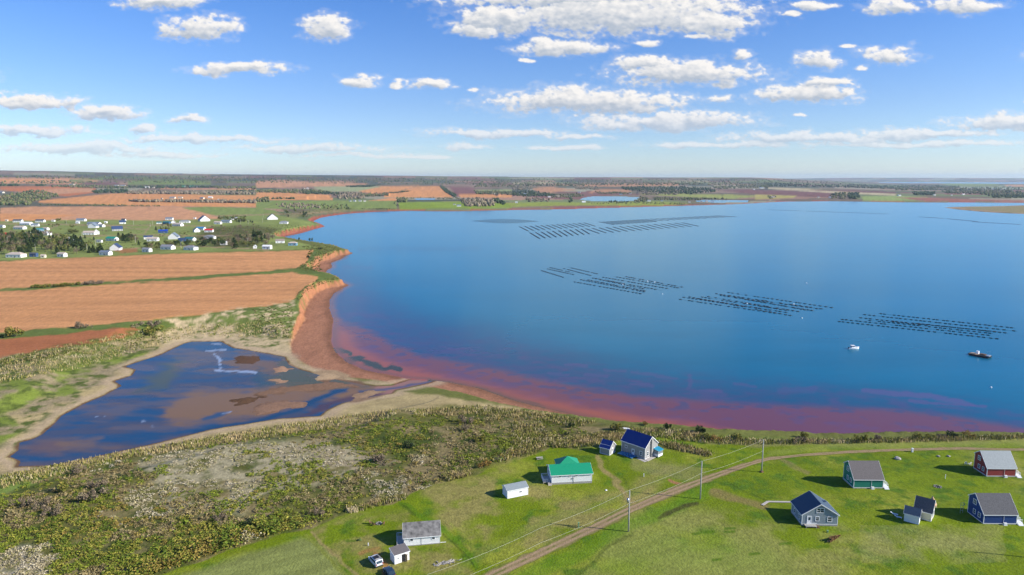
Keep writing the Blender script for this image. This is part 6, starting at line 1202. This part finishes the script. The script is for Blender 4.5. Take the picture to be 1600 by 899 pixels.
def near_house(x, y):
    best = min((o for o in bpy.data.objects if o.parent is None and o.get('group') == 'houses of the village across the cove'), key=lambda o: (o.location.x - x) ** 2 + (o.location.y - y) ** 2)
    return ' '.join(best['label'].split()[:8])
# radio mast and village poles
x, y, z = ground(1123, 299); hm = 62; t = thing('radio_mast', 'tall thin steel radio mast rising above the far shore right of centre', 'mast', (x, y, z)); m = MB(); b_ = 1.6
for k in range(3): a = k * 2.094; m.tube([(math.cos(a) * b_, math.sin(a) * b_, 0), (math.cos(a) * .9, math.sin(a) * .9, hm * 1.0)], .35, 5)
for k in range(20): zz = k * hm / 20; m.tube([(b_, 0, zz), (-b_ * .5, b_ * .86, zz + hm / 20), (-b_ * .5, -b_ * .86, zz), (b_, 0, zz + hm / 20)], .14, 4)
m.build('lattice', mat('mast_steel', (.14, .15, .17), .7), t); MB().box((0, 0, hm), (3.6, 3.6, 1.2)).build('antenna', STEEL, t)
for px, py, ht in [(55.5, 392, 9), (79, 384, 10), (12, 380, 9), (128, 372, 9), (149.5, 384, 9), (136, 391, 8), (212, 380, 10), (235, 355, 8), (209, 352, 9), (283, 388, 8), (104, 350, 8), (387.5, 386, 12), (376, 350, 9), (388, 351, 9), (238.5, 352, 9), (410.5, 348, 9), (411.5, 340, 7)]:
    x, y, z = ground(px, py); t = thing('village_pole', 'thin pale utility pole near the ' + near_house(x, y), 'utility pole', (x, y, z), 0, 'village utility poles'); MB().tube([(0, 0, -.5), (0, 0, ht)], .17, 5, .12).build('post', mat('pale_pole', (.6, .58, .5), .8), t); MB().box((0, 0, ht - .6), (1.6, .12, .14)).build('crossarm', mat('pale_pole', (.6, .58, .5), .8), t)
# trees of the village
rt = random.Random(21)
TR = [([(0, 368), (60, 366), (100, 372), (140, 384), (150, 396), (100, 398), (45, 398), (0, 401)], 120, 'grove', 10, 'dark tree in the dense evergreen grove at the left of the village', 'village evergreen grove', 3.5),
 ([(140, 388), (160, 390), (160, 396), (142, 396)], 7, 'spruce', 7, 'spruce in the small row left of the steep navy roof', 'spruces by the steep navy roof', 3), ([(106, 358), (118, 356), (122, 366), (110, 368)], 7, 'dec', 6.5, 'round tree above the green roofed house in the village', 'trees above the green roof', 4), ([(185, 374), (215, 371), (216, 380), (190, 381)], 13, 'mix', 8, 'dark tree in the clump right of the green roof', 'clump right of the green roof', 4.5),
 ([(218, 386), (300, 378), (345, 376), (345, 386), (300, 386), (235, 391)], 34, 'mix', 6.5, 'tree in the belt along the lower right of the village', 'belt along the lower village', 4), ([(345, 380), (415, 366), (418, 386), (350, 390)], 22, 'mix', 8.5, 'bushy tree in the grove beside the cove', 'grove beside the cove', 5), ([(330, 356), (400, 352), (420, 362), (400, 374), (340, 368)], 22, 'bare', 4.5, 'low brown thicket tree on the open ground of the village', 'thicket on the open ground', 5),
 ([(240, 354), (268, 355), (268, 361), (244, 361)], 8, 'mix', 6, 'tree above the cobalt roof in the village', 'trees above the cobalt roof', 4), ([(338, 342), (384, 342), (384, 347), (372, 347), (340, 345)], 12, 'dec', 7, 'tree in the row behind the right end of the village', 'row behind the village', 4), ([(442, 330), (470, 328), (490, 336), (475, 344), (448, 342)], 12, 'mix', 7, 'tree on the slope right of the hillside house by the cove', 'trees on the cove slope', 6),
 ([(85, 345), (98, 344), (98, 347), (86, 348)], 4, 'dec', 5, 'dark low tree beside the tiny shed in the back row', 'trees in the back row', 4), ([(416, 372), (428, 370), (428, 379), (417, 380)], 6, 'bare', 7, 'bare brown tree left of the brown roofed headland house', 'bare trees on the headland', 5), ([(26, 356), (30, 355), (30, 360), (24, 360)], 3, 'dec', 5, 'tree left of the long upper bungalow', 'trees left of the upper bungalow', 3), ([(70, 350), (92, 351), (92, 353.5), (72, 353)], 7, 'dec', 3, 'shrub in the clipped hedge of the upper village', 'upper village hedge', 5), ([(370, 345.5), (397, 346.5), (397, 348.5), (370, 348)], 9, 'spruce', 3.4, 'dense shrub in the dark hedge at the right of the village', 'dark hedge at the right', 8)]
for pl_, n, kd, hb_, lb, gp, wd2 in TR:
    n = int(n * (1 if n > 100 else 1.35)); hb_ *= 1.15
    pts = scatter(pl_, n, np.random.default_rng(n))
    for a, b in pts:
        x, y, z = ground(a, b); k_ = {'spruce': 'spruce', 'dec': 'round', 'bare': 'bare'}.get(kd) or (rt.choice(['spruce', 'spruce', 'dark', 'round', 'bare']) if kd == 'grove' else rt.choice(['spruce', 'dark', 'round', 'bare'])); h = hb_ * rt.uniform(.7, 1.25)
        w_ = h * (1.15 if k_ == 'spruce' else .95) if wd2 < 8 else h * 1.6
        plant('tree', k_, x, y, z, h, w_, lb, 'tree', gp, rt)
# single scattered village trees
for px, py, k_, h in [(103, 349, 'round', 5), (131, 385, 'spruce', 7), (147, 376, 'spruce', 6), (133, 373, 'spruce', 6), (156, 386, 'round', 6), (160, 362, 'bare', 5), (166, 363, 'bare', 4), (205, 366, 'round', 4), (217, 384, 'spruce', 7), (251, 357, 'spruce', 4), (288, 367, 'round', 4), (95, 360, 'round', 4), (82, 355, 'spruce', 3), (342, 341, 'bare', 8), (350, 341, 'spruce', 6), (383, 341, 'round', 7), (377, 341, 'round', 6)]:
    x, y, z = ground(px, py); plant('tree', k_, x, y, z, h, h, 'small lone ' + {'spruce': 'spruce', 'round': 'green tree', 'bare': 'bare tree'}[k_] + ' near the ' + near_house(x, y), 'tree', 'scattered village trees', rt)

# ------------------------------------------------------------------ far woods, as masses
def blob_trees(pts, hs, ws, cols, name, label):
    n = len(pts); rng_ = np.random.default_rng(len(pts)); ang = rng_.random(n) * 6.28
    base = []; F_ = []
    K5 = 6; ring = np.arange(K5) / K5 * 6.283
    tmpl = [(0, 0, 1.0)] + [(math.cos(a) * .38, math.sin(a) * .38, .74) for a in ring] + [(math.cos(a + .5) * .5, math.sin(a + .5) * .5, .36) for a in ring] + [(math.cos(a) * .34, math.sin(a) * .34, .02) for a in ring]
    tmpl = np.array(tmpl); fc = []
    for k in range(K5):
        k2 = (k + 1) % K5; fc += [(0, 1 + k, 1 + k2), (1 + k, 7 + k, 1 + k2), (1 + k2, 7 + k, 7 + k2), (7 + k, 13 + k, 7 + k2), (7 + k2, 13 + k, 13 + k2)]
    fc = np.array(fc); T = tmpl[None] * (1 + rng_.normal(size=(n, len(tmpl), 3)) * .16); T[..., 0] *= ws[:, None]; T[..., 1] *= ws[:, None]; T[..., 2] *= hs[:, None]
    V = (T + pts[:, None, :]).reshape(-1, 3); Q = (fc[None] + (np.arange(n) * len(tmpl))[:, None, None]).reshape(-1, 3)
    C_ = np.repeat(cols, len(tmpl), 0) * (.8 + .4 * rng_.random(n * len(tmpl)))[:, None]
    return stuff(link(name, mesh_np(name, V, Q, leaf_m, C_)), label, 'woods')
PD = dict(dark=[(62, 78, 52), (72, 88, 58), (54, 70, 50), (88, 98, 66)], grey=[(140, 126, 108), (126, 114, 96), (110, 106, 84), (150, 138, 114)], mix=[(98, 104, 70), (126, 116, 90), (72, 86, 56), (116, 122, 76)])
BLT = [([(0, 309), (15, 304), (55, 297), (90, 304), (92, 308), (50, 316), (45, 321), (0, 321.5)], 520, 'mix', 9), ([(143, 300), (160, 297), (200, 297), (200, 302), (150, 302.5)], 160, 'dark', 10), ([(200, 300), (400, 301), (400, 304.5), (200, 303.5)], 520, 'grey', 11), ([(201, 314.8), (400, 315.5), (400, 318), (215, 316.2)], 420, 'grey', 9), ([(62, 320), (200, 321), (200, 322.5), (62, 321)], 150, 'mix', 4), ([(200, 321), (252, 321.5), (252, 323), (200, 322.6)], 50, 'mix', 3),
 ([(0, 289), (30, 289), (30, 291), (0, 291.5)], 80, 'dark', 10), ([(55, 289.5), (72, 289), (72, 291), (55, 291.5)], 40, 'dark', 9), ([(80, 291), (130, 289.5), (200, 293), (200, 295), (80, 293)], 220, 'mix', 10), ([(200, 292), (280, 291), (330, 291.5), (335, 294), (250, 295), (200, 294)], 260, 'dark', 10), ([(330, 292), (400, 292.5), (400, 296), (340, 295)], 140, 'mix', 10), ([(370, 298), (400, 299), (400, 303), (370, 302)], 60, 'dark', 10),
 ([(400, 299), (440, 297), (500, 298), (520, 302), (480, 303), (400, 301)], 260, 'mix', 10), ([(470, 301), (530, 302), (545, 304), (480, 304)], 120, 'dark', 9), ([(425, 310.5), (458, 310), (460, 311.5), (425, 311.5)], 45, 'dark', 7), ([(400, 311), (420, 309), (420, 316.5), (400, 316.5)], 60, 'mix', 8), ([(520, 306), (535, 301), (565, 302), (570, 311), (530, 312)], 150, 'grey', 10), ([(560, 304), (600, 303), (610, 307), (565, 308)], 100, 'mix', 9),
 ([(540, 291.8), (590, 290), (595, 288), (580, 292.5), (545, 293)], 150, 'dark', 10), ([(600, 302), (640, 298), (642, 299.5), (605, 304), (600, 306)], 80, 'dark', 6), ([(686, 291.5), (692, 291.5), (702, 300), (714, 306), (710, 308.5), (696, 301)], 190, 'dark', 9), ([(618, 311), (636, 310), (637, 316.5), (622, 317)], 55, 'mix', 9), ([(613, 313), (618, 314), (624, 323), (618, 323)], 10, 'dark', 4), ([(640, 309), (720, 309.5), (720, 312), (640, 311)], 90, 'mix', 5),
 ([(720, 313), (745, 311), (770, 314), (772, 323), (730, 323.5), (722, 319)], 190, 'grey', 10), ([(740, 299), (800, 300), (800, 305), (745, 304)], 190, 'mix', 9), ([(768, 312), (778, 311), (790, 318), (784, 322)], 60, 'dark', 8), ([(800, 300), (830, 299), (860, 303), (870, 307), (820, 308), (800, 306)], 260, 'dark', 9), ([(800, 291), (830, 292), (828, 297), (800, 297)], 90, 'grey', 9), ([(855, 306), (900, 303), (915, 306), (900, 309), (860, 310)], 90, 'mix', 8), ([(890, 311), (894, 311), (895, 317), (888, 317)], 14, 'dark', 9), ([(820, 310), (858, 311), (858, 316), (825, 316)], 60, 'grey', 8),
 ([(895, 292), (935, 292.5), (935, 297), (900, 296)], 110, 'grey', 9), ([(930, 300), (985, 302), (985, 304), (935, 303.5)], 90, 'mix', 8), ([(918, 317), (1000, 316), (1085, 319), (1085, 320.3), (1000, 319), (920, 318.5)], 150, 'mix', 3.5), ([(950, 315), (980, 314.5), (990, 317), (955, 317.5)], 26, 'dark', 6), ([(990, 312), (1000, 308), (1012, 309), (1012, 316), (992, 317)], 60, 'mix', 7), ([(970, 293), (1060, 292), (1112, 295), (1118, 300), (1080, 304), (1020, 302), (975, 297)], 560, 'dark', 11), ([(1000, 298), (1060, 300), (1060, 305), (1005, 305)], 170, 'grey', 9), ([(1020, 309), (1140, 311.5), (1140, 313.5), (1020, 313)], 190, 'mix', 7),
 ([(1112, 292), (1160, 290.5), (1200, 290), (1200, 294), (1120, 296)], 220, 'mix', 10), ([(1296, 305), (1306, 302), (1322, 303), (1322, 311.5), (1300, 311.5)], 70, 'mix', 10), ([(1325, 303), (1342, 302), (1343, 311), (1326, 312)], 70, 'dark', 11), ([(1200, 306), (1215, 307), (1212, 311), (1200, 311)], 24, 'mix', 6), ([(1200, 287), (1300, 289), (1360, 291), (1400, 292), (1400, 296), (1300, 293), (1200, 292)], 440, 'dark', 11), ([(1310, 288), (1400, 289), (1500, 291), (1500, 294), (1400, 294)], 260, 'dark', 11),
 ([(1425, 301), (1460, 300.5), (1462, 305), (1428, 305.5)], 110, 'dark', 10), ([(1470, 299), (1540, 297), (1600, 300), (1600, 307), (1550, 308), (1530, 304), (1480, 303)], 420, 'mix', 10), ([(1550, 306), (1600, 305), (1600, 310), (1552, 309.5)], 120, 'dark', 9), ([(1400, 294), (1600, 292.5), (1600, 297), (1400, 298)], 380, 'mix', 10), ([(480, 320), (540, 320), (548, 328), (490, 326)], 60, 'mix', 5), ([(430, 320), (470, 318), (500, 322), (500, 327), (440, 326)], 80, 'grey', 6), ([(540, 326.6), (620, 326.5), (620, 327.6), (540, 327.8)], 60, 'mix', 3),
 ([(0, 274), (400, 276), (800, 280), (1200, 281), (1600, 281.5), (1600, 286), (1200, 287), (1000, 288), (800, 286), (400, 283), (0, 279)], 1500, 'mix', 11), ([(165, 282), (400, 281), (800, 284), (800, 291), (600, 287.5), (400, 287), (165, 286)], 450, 'mix', 10), ([(740, 287), (1000, 286.5), (1200, 288), (1200, 290), (1000, 290), (740, 293)], 700, 'mix', 11), ([(0, 284), (80, 283), (160, 285), (160, 287.5), (0, 287)], 150, 'mix', 9)]
allp, allh, allw, allc = [], [], [], []; rng = np.random.default_rng(77)
for pl_, n, pal, ht in BLT:
    q = scatter(pl_, n, rng); g = groundv(q); ok = g[:, 2] > .25; g = g[ok]; m_ = len(g)
    if not m_: continue
    h = ht * (.65 + .6 * rng.random(m_)); pa = np.array([s2l(c, 1.25) for c in PD[pal]]); allp.append(g); allh.append(h); allw.append(h * (.75 + .5 * rng.random(m_))); allc.append(pa[rng.integers(0, 4, m_)])
blob_trees(np.concatenate(allp), np.concatenate(allh), np.concatenate(allw), np.concatenate(allc), 'woods', 'far-off woods, hedgerows and tree belts between the fields beyond the bay')
print('objects', len(bpy.data.objects))
